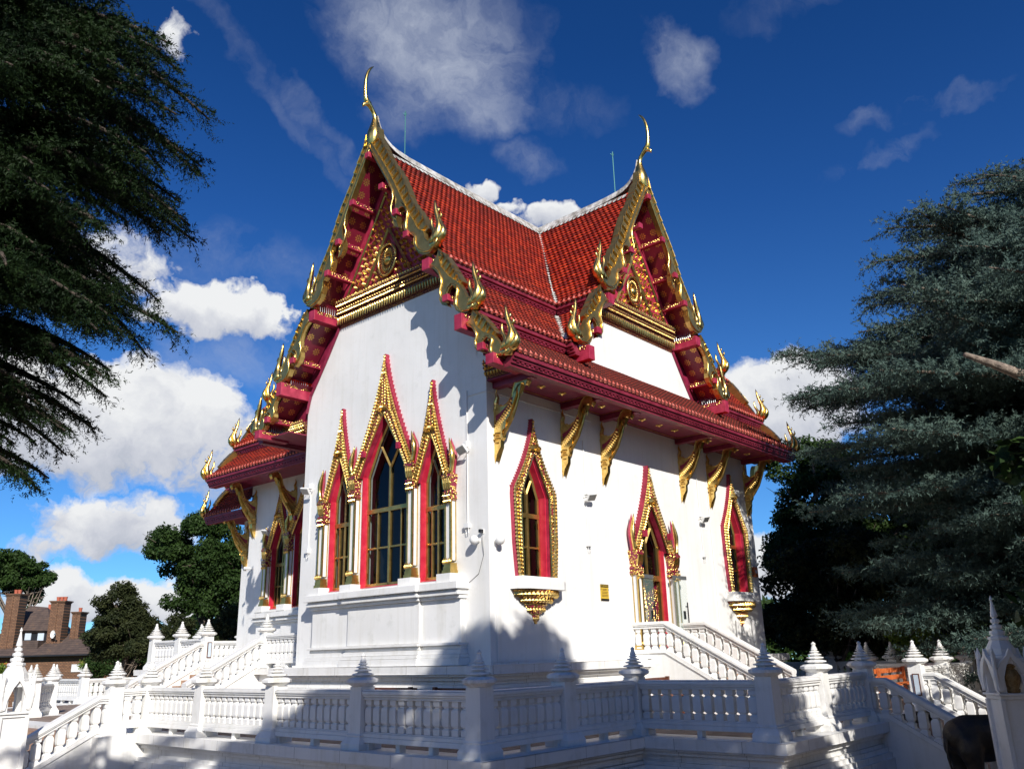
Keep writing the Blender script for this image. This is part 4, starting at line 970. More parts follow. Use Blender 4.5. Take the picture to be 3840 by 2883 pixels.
# ================================================================ SMALL THINGS ON THE WALLS
def rod(x, y, label):
    r = MB().tube([(x, y, 13.85), (x, y, 15.55)], .016, 6)
    for k in range(3): a = k*2.1; r.tube([(x, y, 15.42), (x+.07*math.cos(a), y+.07*math.sin(a), 15.50)], .008, 4)
    r.lathe([(.02, 15.38), (.04, 15.44), (.02, 15.5)], 6, (x, y, 0)); r.lathe([(.09, 13.86), (.05, 13.96), (.03, 14.0)], 8, (x, y, 0))
    tag(r.build('lightning_rod', 'metal'), label, 'lightning rod', 'lightning rods on the roof ridges')
rod(.45, CYc, 'thin green lightning rod on the ridge beside the left gable'); rod(CX, .30, 'thin green lightning rod on the ridge beside the right gable')
def flood(x, y, z, mw, label, drop=1.75, up=.0, group='floodlights on the temple walls', dirn=1):
    e = tag(empty('floodlight'), label, 'floodlight', group); e.matrix_world = mw
    MB().box(-.045, .045, -.10, 0, .02, .16).build('junction_box', 'plastic', e, bev=.01)
    T = Matrix.Translation((0, -.20, -.06)) @ Matrix.Rotation(R(38), 4, 'X') @ Matrix.Rotation(R(12*dirn), 4, 'Y')
    MB().box(-.15, .15, -.03, .03, -.10, .10).xf(T).build('lamp_head', 'plastic', e, bev=.01)
    MB().box(-.13, .13, -.036, -.028, -.08, .08).xf(T).build('lamp_glass', 'steel', e)
    MB().tube([(-.12, -.2, -.06), (-.12, -.05, -.02), (.12, -.05, -.02), (.12, -.2, -.06)], .012, 4).build('yoke', 'plastic', e)
    t = MB().tube([(0, -.02, 0), (0, -.02, -drop)], .013, 5)
    if up: t.tube([(0, -.02, .15), (0, -.02, .15+up)], .013, 5)
    t.build('conduit', 'plastic', e)
    MB().box(-.07, .07, -.09, 0, -drop-.08, -drop+.02).tube([(.05, -.05, -drop-.08), (.06, -.06, -drop-.2), (-.02, -.05, -drop-.22), (-.04, -.05, -drop-.08)], .008, 4).build('socket', 'plastic', e)
    return e
def on_L(yy, zz): return Matrix.Translation((0, yy, zz)) @ Matrix.Rotation(R(-90), 4, 'Z')
def on_R(xx, zz): return Matrix.Translation((xx, 0, zz))
flood(0, 0, 0, on_L(.62, 4.76), 'white floodlight on a long conduit right of the triple window', 1.75, 1.25, dirn=-1)
flood(0, 0, 0, on_L(6.66, 4.66), 'white floodlight left of the triple window on the front gable wall', 1.65)
flood(0, 0, 0, on_R(3.62, 4.0), 'white floodlight between the near lancet window and the door', 1.2, 1.3, dirn=-1)
flood(0, 0, 0, on_R(9.40, 4.0), 'white floodlight right of the door on the sunlit wall', 1.1, 1.6, dirn=-1)
flood(0, 0, 0, GF(2.97, 13.2, -90, dz=4.5), 'white floodlight above the window of the far left wing', .1)
def globe(mw, label, drop):
    e = tag(empty('globe_lamp'), label, 'wall lamp', 'white globe lamps by the corner'); e.matrix_world = mw
    g = MB(); g.lathe([(.001, -.10)]+[(.105*math.sin(a), -.105*math.cos(a)) for a in [math.pi*k/12 for k in range(1, 12)]]+[(.001, .10)], 16, (0, -.15, 0)); g.build('globe', 'plastic', e, smooth=True)
    MB().lathe([(.05, 0), (.045, .06)], 12, ax=lambda x, y, z: (x, -z, y)).build('wall_plate', 'plastic', e)
    if drop: MB().tube([(0, -.015, -.03), (0, -.015, -drop)], .012, 5).build('conduit', 'plastic', e)
globe(on_R(.20, 2.60), 'white globe lamp on a thin conduit just right of the corner', 2.55)
globe(on_L(.30, 2.62), 'white globe lamp just left of the corner below the black camera', 0)
e = tag(empty('security_camera'), 'small black camera above the globe lamp on the gable wall', 'camera'); e.matrix_world = on_L(.16, 2.80)
MB().box(-.035, .035, -.13, -.03, -.03, .045).build('camera_body', 'black', e, bev=.01); MB().box(-.05, .02, -.03, 0, -.04, .05).build('camera_bracket', 'plastic', e)
MB().tube([(.0, -.05, -.05), (.02, -.02, -.5), (-.15, -.01, -.9), (-.5, -.01, -1.1), (-.9, -.01, -1.08)], .006, 4).build('cable', 'black', e)
e = tag(empty('security_camera'), 'small white camera on the far left wing wall', 'camera'); e.matrix_world = GF(2.97, 14.2, -90, dz=3.3)
MB().lathe([(.05, 0), (.055, .2), (.03, .22)], 10, ax=lambda x, y, z: (x, -.1-z, y)).build('camera_body', 'plastic', e); MB().box(-.02, .02, -.12, 0, -.02, .02).build('camera_bracket', 'plastic', e)
def pipe(pts, label, name='conduit', r=.013, m_='plastic', cat='cable pipe'):
    tag(MB().tube(pts, r, 6).build(name, m_), label, cat)
pipe([(-.015, .60, 6.02), (-.015, -.012, 6.02), (.02, -.02, 6.02), (4, -.02, 6.03)], 'white cable pipe running round the corner under the eave')
pipe([(-.02, 1.3, 4.76), (-.02, .68, 4.76)], 'short cable pipe between the triple window and the floodlight')
pipe([(10.0, -.02, 6.1), (10.0, -.02, .1)], 'long thin white pipe down the wall right of the door')
for x_, l_ in ((11.0, 'left one of two short white drain pipes under the far lancet window'), (12.05, 'right one of two short white drain pipes under the far lancet window')):
    pipe([(x_+.12, .0, 1.02), (x_, -.07, 1.02), (x_, -.07, .42), (x_+.1, 0, .36)], l_, 'drain_pipe', .045, 'white', 'drain pipe')
e = tag(empty('notice_sign', (4.22, -.012, 1.62)), 'small yellow and black notice on the wall left of the door', 'sign')
s_ = MB().box(-.17, .17, -.006, .006, -.20, .20).build('sign_plate', 'sign', e)
MB().box(-.17, .17, -.010, -.0065, .125, .20).box(-.17, .17, -.010, -.0065, -.20, -.15).box(-.165, -.145, -.010, -.0065, .06, .10).box(.145, .165, -.010, -.0065, .05, .09).build('black_band', 'black', e)
tx = bpy.data.curves.new('heading', 'FONT'); tx.body = 'WARNING'; tx.size = .066; tx.align_x = 'CENTER'; tx.align_y = 'CENTER'
def text(tc_, loc, rot, mt, parent, name):
    o = bpy.data.objects.new('tmp', tc_); COL.objects.link(o); dg = bpy.context.evaluated_depsgraph_get(); me = bpy.data.meshes.new_from_object(o.evaluated_get(dg)); bpy.data.objects.remove(o)
    me.materials.clear(); me.materials.append(M[mt]); q = link(name, me, parent); q.location = loc; q.rotation_euler = rot; return q
text(tx, (0, -.012, .162), (R(90), 0, 0), 'sign', e, 'heading')
r_ = MB()
for i, (z_, w_) in enumerate(((.085, .20), (.055, .17), (.015, .26), (-.02, .22), (-.06, .27), (-.095, .25))):
    x_ = -w_/2
    while x_ < w_/2: k_ = random.uniform(.015, .04); r_.box(x_, min(x_+k_, w_/2), -.009, -.0065, z_-.007, z_+.007); x_ += k_+.008
r_.build('small_print', 'woodd', e)
e = tag(empty('alarm_box'), 'orange alarm box on the far right end of the sunlit wall', 'alarm box'); e.location = (12.62, -.01, 2.55)
MB().box(-.14, .14, -.09, 0, -.16, .16).build('alarm_case', 'wood', e, bev=.02); MB().box(-.07, .07, -.095, -.088, -.04, .06).build('alarm_label', 'plastic', e)
# ================================================================ GROUND AND TERRACE
GZ = -2.75
def sheet(name, x0, x1, y0, y1, z, m_, n=1, kind='structure'):
    return tag(MB().add([(x0, y0, z), (x1, y0, z), (x1, y1, z), (x0, y1, z)], [(0, 1, 2, 3)]).build(name, m_), kind=kind)
gb = MB(); N = 60; ext = 900
def gh(x, y):
    return GZ-.02-(max(0, math.hypot(x-6, y-6)-45))*.012
xs = [(-1 if t < 0 else 1)*abs(t)**2.2*ext for t in np.linspace(-1, 1, N)]
gb.add([(x+5, y+5, gh(x+5, y+5)) for y in xs for x in xs], [(j*N+i, j*N+i+1, (j+1)*N+i+1, (j+1)*N+i) for j in range(N-1) for i in range(N-1)])
tag(gb.build('ground', 'grass', smooth=True), kind='structure')
sheet('paving', -22, 30, -22, 30, GZ+.01, 'paving')
OUT = [(-3.8, 16.9), (-3.8, -3.3), (.4, -3.3), (.4, -5.95), (12.55, -5.95), (12.55, -3.3), (16.75, -3.3), (16.75, 30), (1.9, 30), (1.9, 24.3), (-2.0, 24.3), (-2.0, 16.9)]
e = tag(empty('terrace', (0, 0, 0)), 'white moulded stone terrace that carries the balustrades round the temple', 'terrace')
b = MB()
for d, z0, z1 in ((.42, -1.43, -1.26), (.36, -1.47, -1.432), (.29, -1.54, -1.472), (.22, -1.66, -1.542), (.27, -1.72, -1.662), (.34, -1.80, -1.722), (.40, -1.90, -1.802), (.44, GZ, -1.902)):
    b.poly(offset(OUT, d), z0, z1, ax='z')
b.build('terrace_base', 'stonejoint', e, bev=.014)
MB().poly(offset(OUT, -.35), -1.262, -1.254, ax='z').build('terrace_floor', 'paving', e)
# upper platform along the wing
MB().poly(offset([(2.2, 7.6), (1.2, 7.6), (1.2, 17.3), (2.2, 17.3)][::-1], .42), -.17, -.004, ax='z').poly(offset([(2.2, 7.6), (1.2, 7.6), (1.2, 17.3), (2.2, 17.3)][::-1], .25), -1.26, -.172, ax='z').build('upper_platform', 'stone', e, bev=.012)
MB().box(-5.05, -3.5, 6.75, 7.45, GZ, -1.262).build('stair_landing', 'stone', e)
# ================================================================ BALUSTRADES
FIN = [(.175, 0), (.20, .02), (.275, .065), (.275, .11), (.20, .145), (.115, .155), (.12, .17), (.19, .185), (.185, .205), (.10, .225), (.085, .24), (.15, .252), (.145, .268), (.075, .285), (.065, .295), (.118, .308), (.112, .322), (.06, .338), (.05, .348), (.086, .36), (.08, .372), (.045, .385), (.06, .40), (.034, .47), (.03, .485), (.042, .50), (.036, .515), (.004, .545)]
def make_post():
    P = MB(); rr = math.sqrt(2)
    P.lathe([(.245*rr, 0), (.245*rr, .10), (.235*rr, .12), (.19*rr, .20), (.175*rr, .205), (.19*rr, .225), (.175*rr, .24), (.162*rr, .25), (.150*rr, .98), (.150*rr, 1.0)], 4, rot=R(45))
    p = P.build('post', 'stone', bev=.014)
    f = MB().lathe([(r*1.04, 1.0+z) for r, z in FIN], 8, rot=R(22.5)).build('post_finial', 'cap', p)
    return p
def make_baluster():
    rr = math.sqrt(2)
    prof = [(.072, 0), (.072, .05), (.075, .085), (.050, .105), (.050, .115), (.073, .14), (.078, .17), (.078, .34), (.070, .375), (.048, .395), (.048, .405), (.070, .425), (.070, .47), (.070, .50)]
    return MB().lathe([(r*rr, z) for r, z in prof], 4, rot=R(45)).build('baluster', 'stone', bev=.008)
POST = make_post(); BAL = make_baluster(); used = {'p': False, 'b': False}
def put(proto, key, parent, loc):
    if not used[key]:
        used[key] = True; o = proto; o.parent = parent; o.location = loc; return o
    c = proto.copy(); COL.objects.link(c); c.parent = parent; c.location = loc
    for ch in proto.children: d = ch.copy(); COL.objects.link(d); d.parent = c
    return c
def run(pts, z, label, skip=(), ends=(True, True), gap=True, group='white balustrade lengths round the terraces'):
    """straight or bent run of posts with rails and balusters between"""
    e = tag(empty('balustrade', (pts[0][0], pts[0][1], z)), label, 'balustrade', group); o0 = Vector((pts[0][0], pts[0][1], 0))
    for i, p in enumerate(pts):
        if (i == 0 and not ends[0]) or (i == len(pts)-1 and not ends[1]): continue
        put(POST, 'p', e, (p[0]-o0.x, p[1]-o0.y, 0))
    rl = MB(); bs = MB()
    for i, (a, b) in enumerate(zip(pts, pts[1:])):
        if i in skip: continue
        A = Vector((a[0], a[1], 0))-o0; B = Vector((b[0], b[1], 0))-o0; d = B-A; L = d.length; d.normalize(); ang = math.atan2(d.y, d.x)
        T = Matrix.Translation(A) @ Matrix.Rotation(ang, 4, 'Z'); s0, s1 = .155, L-.155
        q = MB()
        for w_, z0, z1 in ((.10, .79, .81), (.085, .81, .835), (.115, .837, .87), (.135, .872, .925), (.115, .927, .945)): q.box(s0, s1, -w_, w_, z0, z1)
        q.xf(T); rl.add(q.v, q.f)
        q = MB()
        for w_, z0, z1 in ((.125, .12, .20), (.105, .20, .262), (.085, .262, .285)): q.box(s0, s1, -w_, w_, z0, z1)
        nn = max(1, round(L/1.1))
        for k in range(nn+1):
            s = lerp(s0+.03, s1-.12, k/nn); 
            if 0 < k < nn and not gap: continue
            q.box(s, s+.10, -.07, .07, -.02, .122)
        q.xf(T); bs.add(q.v, q.f)
        n = max(1, round((s1-s0)/.212)); 
        for k in range(n):
            s = s0+(k+.5)*(s1-s0)/n; p = T @ Vector((s, 0, 0)); bb = put(BAL, 'b', e, (p.x, p.y, .287)); bb.rotation_euler = (0, 0, ang)
    rl.build('rail', 'stone', e, bev=.010); bs.build('bottom_rail', 'stone', e, bev=.010)
    return e
ZT = -1.26
run([(-3.8, 7.15), (-3.8, 4.75), (-3.8, 2.1), (-3.8, -.5), (-3.8, -3.3)], ZT, 'long balustrade below the triple-window gable, ending at the front corner post')
run([(-3.8, -3.3), (-1.75, -3.3), (.4, -3.3)], ZT, 'short balustrade of two bays just right of the front corner post', ends=(False, True))
run([(.4, -3.3), (.4, -5.95)], ZT, 'single shaded bay in front of the sunlit wall with a bench showing through', ends=(False, True))
run([(.4, -5.95), (2.5, -5.95), (4.8, -5.95)], ZT, 'two bright bays left of the right-hand stairs', ends=(False, True))
run([(8.2, -5.95), (10.3, -5.95), (12.55, -5.95)], ZT, 'bays right of the right-hand stairs beginning at the post with the framed plaque')
run([(12.55, -5.95), (12.55, -3.3), (14.6, -3.3), (16.75, -3.3)], ZT, 'far balustrade of three bays beyond the benches on the right', ends=(False, True))
run([(16.75, -3.3), (16.75, -.6), (16.75, 2.1), (16.75, 4.8), (16.75, 7.4)], ZT, 'farthest balustrade running away behind the right end of the temple', ends=(False, True))
run([(-4.62, 7.15), (-3.8, 7.15)], ZT, 'very short balustrade with one baluster at the top of the lower left stairs', ends=(True, False))
run([(-2.9, 16.4), (-1.9, 17.7)], ZT, 'shaded pair of posts on the far side of the lower left stairs')
run([(1.9, 30), (1.9, 27.2), (1.9, 24.3), (3.3, 24.3), (4.7, 24.3)], ZT, 'shaded balustrade in front of the brown tiled house')
run([(1.2, 7.9), (1.2, 10.3)], 0, 'upper balustrade on the platform below the wing window', ends=(False, True))
run([(1.2, 13.7), (1.2, 15.4), (1.2, 17.2), (2.9, 17.2), (4.6, 17.2)], 0, 'upper balustrade beyond the left stairs beginning at the post with the framed plaque')
run([(4.4, 19.8), (7.0, 22.0), (9.6, 24.2)], 0.05, 'farthest upper balustrade showing its white finials behind the left stairs')
def plaque(loc, rz, label):
    e = tag(empty('plaque', loc, rz), label, 'plaque', 'framed plaques on posts')
    MB().box(-.075, .075, -.012, .012, -.24, .24).build('plaque_frame', 'woodd', e); MB().box(-.052, .052, -.018, -.0125, -.215, .215).build('plaque_panel', 'dblue', e)
plaque((8.2-.178, -5.97, -.70), R(-90), 'framed plaque on the post right of the right-hand stairs')
plaque((1.2, 13.7-.178, .58), 0, 'framed plaque on the post beyond the upper left stairs')
# ================================================================ STAIRS
def stairs(mw, w, top, bot, run_, land, label, post=False):
    """local: x across (0..w), -y outward/down.  flat landing then flight"""
    e = tag(empty('staircase'), label, 'staircase', 'white balustraded staircases'); e.matrix_world = mw
    n = round((top-bot)/.165); st = MB(); rs = (top-bot)/n; tr = run_/n
    st.box(.10, w-.10, -land, 0, bot, top)
    for i in range(n-1): st.box(.10, w-.10, -land-(i+1)*tr, -land-i*tr-.001, bot, top-(i+1)*rs)
    st.build('steps', 'step', e)
    sl = (top-bot)/run_
    for x in (0, w):
        q = MB(); P = [(0, top+.06), (-land, top+.06), (-land-run_, bot+.06+.10), (-land-run_-.25, bot+.16), (-land-run_-.25, bot-.3), (0, bot-.3)]
        q.poly([(y, z) for y, z in P], x-.12, x+.12, ax='x'); q.build('side_wall', 'stone', e, bev=.012)
        cp = MB(); cp.poly([(0, top+.062), (-land, top+.062), (-land-run_, bot+.162), (-land-run_, bot+.242), (-land-.02, top+.142), (0, top+.142)], x-.15, x+.15, ax='x'); cp.build('curb', 'stone', e, bev=.012)
        r = MB()
        for w_, a, b in ((.10, .66, .69), (.08, .69, .715), (.12, .717, .75), (.14, .752, .80), (.12, .802, .82)):
            r.poly([(0, top+a), (-land, top+a), (-land-run_, bot+a+.10), (-land-run_, bot+b+.10), (-land, top+b), (0, top+b)], x-w_, x+w_, ax='x')
        r.build('rail', 'stone', e, bev=.008)
        s = .13
        while s < land+run_-.08:
            zz = top if s < land else top-(s-land)*(top-bot-.10)/run_
            b_ = put(BAL, 'b', e, (x, -s, zz+.11)); b_.scale = (1, 1, 1.09 if s < land else 1.16); s += .228
    return e
stairs(Matrix.Translation((5.5, -.0, 0)), 2.05, .08, ZT, 2.30, .95, 'upper stairs from the gilded door down to the terrace, in full sun')
stairs(Matrix.Translation((4.8, -5.95, 0)), 3.4, ZT, GZ, 2.35, .42, 'lower right stairs running down past the dark elephant statue')
stairs(Matrix.Translation((1.2, 13.7, 0)) @ Matrix.Rotation(R(-90), 4, 'Z'), 3.4, .0, ZT, 2.2, .30, 'upper left stairs leading up to the wing of the temple')
stairs(Matrix.Translation((-4.62, 16.4, 0)) @ Matrix.Rotation(R(-90), 4, 'Z'), 9.25, ZT, GZ, 2.6, .35, 'lower left stairs in bright sun behind the white spired pillar')
# ================================================================ SPIRED PILLARS
def pillar(loc, rz, label, s=1.0):
    e = tag(empty('spired_pillar', loc, rz), label, 'pillar', 'white spired pillars at the stair feet'); e.scale = (.86, .86, 1); rr = math.sqrt(2)
    z0 = 0; zn = 2.12
    b = MB(); b.box(-.40, .40, -.40, .40, 0, .14); b.box(-.34, .34, -.34, .34, .14, .30); b.box(-.27, .27, -.27, .27, .30, zn-.10); b.box(-.31, .31, -.31, .31, zn-.10, zn-.04); b.box(-.35, .35, -.35, .35, zn-.04, zn)
    for sx in (-1, 1):
        for sy in (-1, 1): b.box(sx*.285-.045, sx*.285+.045, sy*.285-.045, sy*.285+.045, .30, zn-.1)
    b.build('pillar_shaft', 'stone', e, bev=.01)
    n = MB()
    for sx in (-1, 1):
        for sy in (-1, 1): n.box(sx*.23-.07, sx*.23+.07, sy*.23-.07, sy*.23+.07, zn, zn+.50)
    n.box(-.28, .28, -.28, .28, zn+.46, zn+.56)
    for k in range(4):
        T = Matrix.Rotation(k*math.pi/2, 4, 'Z'); g = MB()
        g.poly([(-.30, zn+.12), (-.34, zn+.02), (-.22, zn+.05), (-.20, zn+.22), (-.10, zn+.45), (0, zn+.58), (.10, zn+.45), (.20, zn+.22), (.22, zn+.05), (.34, zn+.02), (.30, zn+.12), (.31, zn+.34), (.20, zn+.50), (.07, zn+.60), (0, zn+.72), (-.07, zn+.60), (-.20, zn+.50), (-.31, zn+.34)], -.345, -.285)
        for sx in (-1, 1): g.tube([(sx*.29, -.31, zn+.05), (sx*.34, -.33, zn+.30), (sx*.32, -.33, zn+.52), (sx*.35, -.35, zn+.70)], [.05, .045, .035, .006], 6)
        n.add([T @ Vector(p) for p in g.v], g.f)
    n.build('niche', 'stone', e, bev=.008)
    MB().lathe([(.10, 0), (.13, .03), (.10, .06), (.155, .18), (.16, .28), (.12, .36), (.08, .39), (.11, .42), (.07, .46), (.08, .46), (.04, .48), (.02, .50), (.004, .53)], 14, (0, -.22, zn)).build('urn', 'urn', e, smooth=True)
    t = MB(); z = zn+.54
    t.lathe([(r*.80, z+q*.75) for r, q in [(.38, 0), (.38, .08), (.35, .10), (.32, .24), (.26, .34), (.21, .42), (.24, .44), (.24, .49), (.15, .51), (.15, .53), (.18, .56), (.175, .62), (.10, .64), (.10, .66), (.14, .69), (.135, .75), (.07, .77), (.07, .79), (.11, .82), (.10, .88), (.05, .90), (.05, .92), (.085, .95), (.026, 1.28), (.024, 1.30), (.042, 1.33), (.004, 1.42)]], 8, rot=R(22.5))
    for sx in (-1, 1):
        for sy in (-1, 1): t.lathe([(.04, z), (.045, z+.08), (.006, z+.20)], 6, (sx*.31, sy*.31, 0))
    t.build('spire', 'stone', e)
    return e
pillar((-6.93, 6.55, GZ), R(-90), 'sunlit white spired pillar with a bronze urn in its niche at the left edge')
PR = at(2161, 1404, 15.4); pillar((PR.x, PR.y, GZ), R(-52), 'shaded white spired pillar at the right edge beside the elephant')
# ================================================================ ELEPHANT
def elephant(loc, rz, sc, label):
    e = tag(empty('elephant_statue', loc, rz), label, 'statue'); e.scale = (sc,)*3
    g = MB(); g.tube([(-.86, 0, .98), (-.82, 0, 1.0), (-.70, 0, 1.02), (-.45, 0, 1.02), (-.1, 0, .98), (.25, 0, 1.0), (.5, 0, 1.05), (.68, 0, 1.10), (.74, 0, 1.12)], [.02, .16, .30, .40, .43, .41, .34, .24, .05], 20)
    g.tube([(.55, 0, 1.15), (.72, 0, 1.22), (.92, 0, 1.30), (1.08, 0, 1.24), (1.18, 0, 1.08), (1.24, 0, .85), (1.27, 0, .6), (1.30, 0, .36), (1.40, 0, .22), (1.48, 0, .20)], [.20, .26, .27, .23, .17, .125, .095, .07, .055, .04], 16)
    for s in (-1, 1):
        g.tube([(-.52, s*.18, .98), (-.54, s*.21, .78), (-.50, s*.22, .52), (-.52, s*.22, .30), (-.50, s*.22, .0)], [.24, .23, .155, .135, .145], 14)
        g.tube([(.44, s*.18, .95), (.45, s*.21, .72), (.44, s*.22, .42), (.45, s*.22, .22), (.45, s*.22, .0)], [.20, .18, .14, .125, .14], 14)
    o = g.build('tmp', 'bronze'); r = o.modifiers.new('r', 'REMESH'); r.mode = 'VOXEL'; r.voxel_size = .028; r.use_smooth_shade = True; sm_ = o.modifiers.new('s', 'SMOOTH'); sm_.factor = .5; sm_.iterations = 6
    dg = bpy.context.evaluated_depsgraph_get(); me = bpy.data.meshes.new_from_object(o.evaluated_get(dg)); bpy.data.objects.remove(o); me.materials.clear(); me.materials.append(M['bronze'])
    me.polygons.foreach_set('use_smooth', [True]*len(me.polygons)); link('elephant_body', me, e)
    for s in (-1, 1):
        MB().poly([(.72, 1.42), (.62, 1.30), (.52, 1.02), (.60, .80), (.74, .84), (.88, 1.02), (.92, 1.28)], s*.24, s*.285).build('ear', 'bronze', e, bev=.02)
        MB().tube([(1.12, s*.12, 1.02), (1.26, s*.16, .90), (1.42, s*.15, .92)], [.035, .03, .008], 8).build('tusk', 'plastic', e)
    MB().tube([(-.74, 0, 1.12), (-.84, .02, .95), (-.86, .03, .66), (-.82, .03, .42), (-.80, .03, .30)], [.05, .035, .025, .02, .035], 8).build('tail', 'bronze', e, smooth=True)
    MB().box(-.85, .95, -.45, .45, -.5, -.0).build('pedestal', 'stone', e)
    return e
EL = at(2098, 1404, 16.3); elephant((EL.x, EL.y, -2.33), R(-40), .92, 'dark bronze elephant statue seen from behind at the right edge')
# ================================================================ BENCHES
def bench(loc, rz, label, m_, L=1.6):
    e = tag(empty('park_bench', loc, rz), label, 'bench', 'wooden benches on the terrace')
    for k, (y, z) in enumerate(((-.42, .42), (-.30, .43), (-.18, .43))): MB().box(-L/2, L/2, y-.05, y+.05, z, z+.035).build('seat_slat', m_, e, bev=.006)
    for k, z in enumerate((.60, .78)): MB().box(-L/2, L/2, -.08-.03*k, -.05-.03*k+.0, z-.06, z+.06).xf(Matrix.Translation((0, .05+.05*k, 0))).build('back_slat', m_, e, bev=.006)
    for s in (-1, 1):
        MB().box(s*(L/2-.12)-.035, s*(L/2-.12)+.035, -.47, -.40, 0, .42).build('leg', m_, e); MB().box(s*(L/2-.12)-.035, s*(L/2-.12)+.035, -.10, -.02, 0, .86).build('leg', m_, e)
        MB().box(s*(L/2-.12)-.035, s*(L/2-.12)+.035, -.47, -.02, .36, .42).build('armrest', m_, e)
    return e
bench((5.0-.9, -1.15, -1.254), 0, 'brown wooden bench seen through the balusters below the door stairs', 'woodd', 1.9)
bench((-1.0, 1.95, -1.254), R(-90), 'brown bench against the temple base behind the front balustrade, farther from the corner', 'woodd', 1.5)
bench((-1.0, -.05, -1.254), R(-90), 'brown bench near the temple corner behind the front balustrade', 'woodd', 1.5)
bench((14.2, -2.75, -1.254), R(0), 'orange varnished bench beside the stairs, left of the plaque post', 'wood', 1.9)
bench((11.35, -4.25, -1.254), 0, 'orange varnished bench behind the post with the plaque, in the sun', 'wood', 2.2)
# ================================================================ HOUSE BEYOND THE TERRACE
HO = at(96, 1413, 60); HR = math.atan2(cr.y, cr.x)
he = tag(empty('brick_house', HO, HR), 'brown tiled brick house with three tall chimneys beyond the left balustrades', 'house')
he.scale = (.86, 1, .98)
# local: x right, y away, z up from the eave
MB().box(-12, 3.0, .5, 6.0, -4.2, 0).build('house_wall', 'brick', he)
rf = MB().add([(-13, 0, -.03), (3.7, 0, -.03), (3.7, 7, -.03), (-13, 7, -.03), (-13, 3.0, 1.75), (.9, 3.0, 1.45), (-13, 3.4, 1.75)], [(0, 1, 5, 4), (1, 2, 5), (2, 3, 4, 5), (0, 3, 2, 1), (0, 4, 3)]).build('roof', 'roofbrown', he)
MB().box(-13, 3.7, -.08, .0, -.13, -.03).build('gutter', 'black', rf)
r2 = MB().add([(-4.6, 2.4, 1.2), (-.9, 2.4, 1.2), (-.9, 6.5, 1.2), (-4.6, 6.5, 1.2), (-4.4, 4.3, 3.6), (-2.9, 4.3, 3.45), (-4.9, 1.7, 1.75), (-.75, 1.7, 1.65)], [(6, 7, 5, 4), (7, 2, 5), (2, 3, 4, 5), (6, 4, 3), (0, 6, 7, 1)]).build('upper_roof', 'roofbrown', he)
dm = MB().box(-4.6, -1.0, 2.0, 5.5, .6, 1.68).build('dormer', 'black', he)
MB().box(-1.95, -1.45, 1.94, 1.995, 1.0, 1.60).box(-3.0, -2.5, 1.94, 1.995, 1.05, 1.62).build('dormer_panel', 'dblue', dm)
MB().box(-2.9, -1.2, .9, 2.2, .4, .98).build('roof_step', 'roofbrown', he)
def chimney(x0, x1, y, zt, pots, z0=-.2):
    c = MB().box(x0, x1, y, y+.95, z0, zt-.16).box(x0-.05, x1+.05, y-.05, y+1.0, zt-.16, zt-.08).box(x0-.11, x1+.11, y-.11, y+1.06, zt-.08, zt)
    xm = (x0+x1)/2; c.box(xm-.05, xm+.05, y-.05, y, z0, zt-.16)
    c = c.build('chimney', 'brick', he)
    p = MB()
    for i in range(pots): xx = xm+(i-(pots-1)/2)*.30; p.lathe([(.13, 0), (.12, .10), (.14, .24), (.15, .30), (.10, .30), (.10, .1)], 10, (xx, y+.5, zt))
    p.build('chimney_pot', 'pot', c)
chimney(-4.35, -3.25, 1.0, 4.25, 2); chimney(-1.0, .12, 1.6, 3.72, 3); chimney(.52, 1.2, 2.2, 2.95, 1)
MB().box(-3.6, -3.1, 5.5, 6.0, 3.2, 3.75).build('chimney_pot', 'pot', he)
MB().box(-3.7, -2.5, .44, .5, -1.5, -.6).build('window', 'inner', he); MB().box(2.0, 2.9, .44, .5, -1.2, -.7).build('window', 'inner', he)
MB().box(-3.75, -3.68, .40, .5, -1.6, -.5).box(-3.15, -3.08, .40, .5, -1.6, -.5).box(-3.75, -2.45, .40, .5, -.58, -.5).build('window_frame', 'wood', he)
d = tag(empty('satellite_dish', HO+Matrix.Rotation(HR, 3, 'Z') @ Vector((-.25, 1.2, 1.35)), HR), 'white satellite dish on the brown house roof between two chimneys', 'satellite dish')
dd = MB(); n = 18; vs = [(0, .06, 0)]
for r_, q in ((.16, .045), (.27, 0)):
    for k in range(n): a = 2*math.pi*k/n; vs.append((r_*math.cos(a)*.62, q, r_*math.sin(a)))
dd.add(vs, [(0, 1+k, 1+(k+1) % n) for k in range(n)]+[(1+k, 1+n+k, 1+n+(k+1) % n, 1+(k+1) % n) for k in range(n)])
dd.build('dish', 'plastic', d); MB().tube([(0, .05, 0), (.05, .2, -.2), (.1, .35, -.45)], .02, 5).tube([(0, 0, -.15), (.3, -.3, -.02)], .015, 5).box(.26, .36, -.34, -.24, -.06, .04).build('dish_arm', 'steel', d)
W0 = at(150+96, 1418, 52); wl = MB().box(-1.0, 7, -.15, .15, -4, -.12).build('garden_wall', 'brick'); wl.location = W0; wl.rotation_euler = (0, 0, HR); tag(wl, 'low garden wall of brown brick right of the tiled house', 'wall')
cp = MB().box(-1.0, 7, -.2, .2, -.12, .0).build('coping', 'pot', wl)
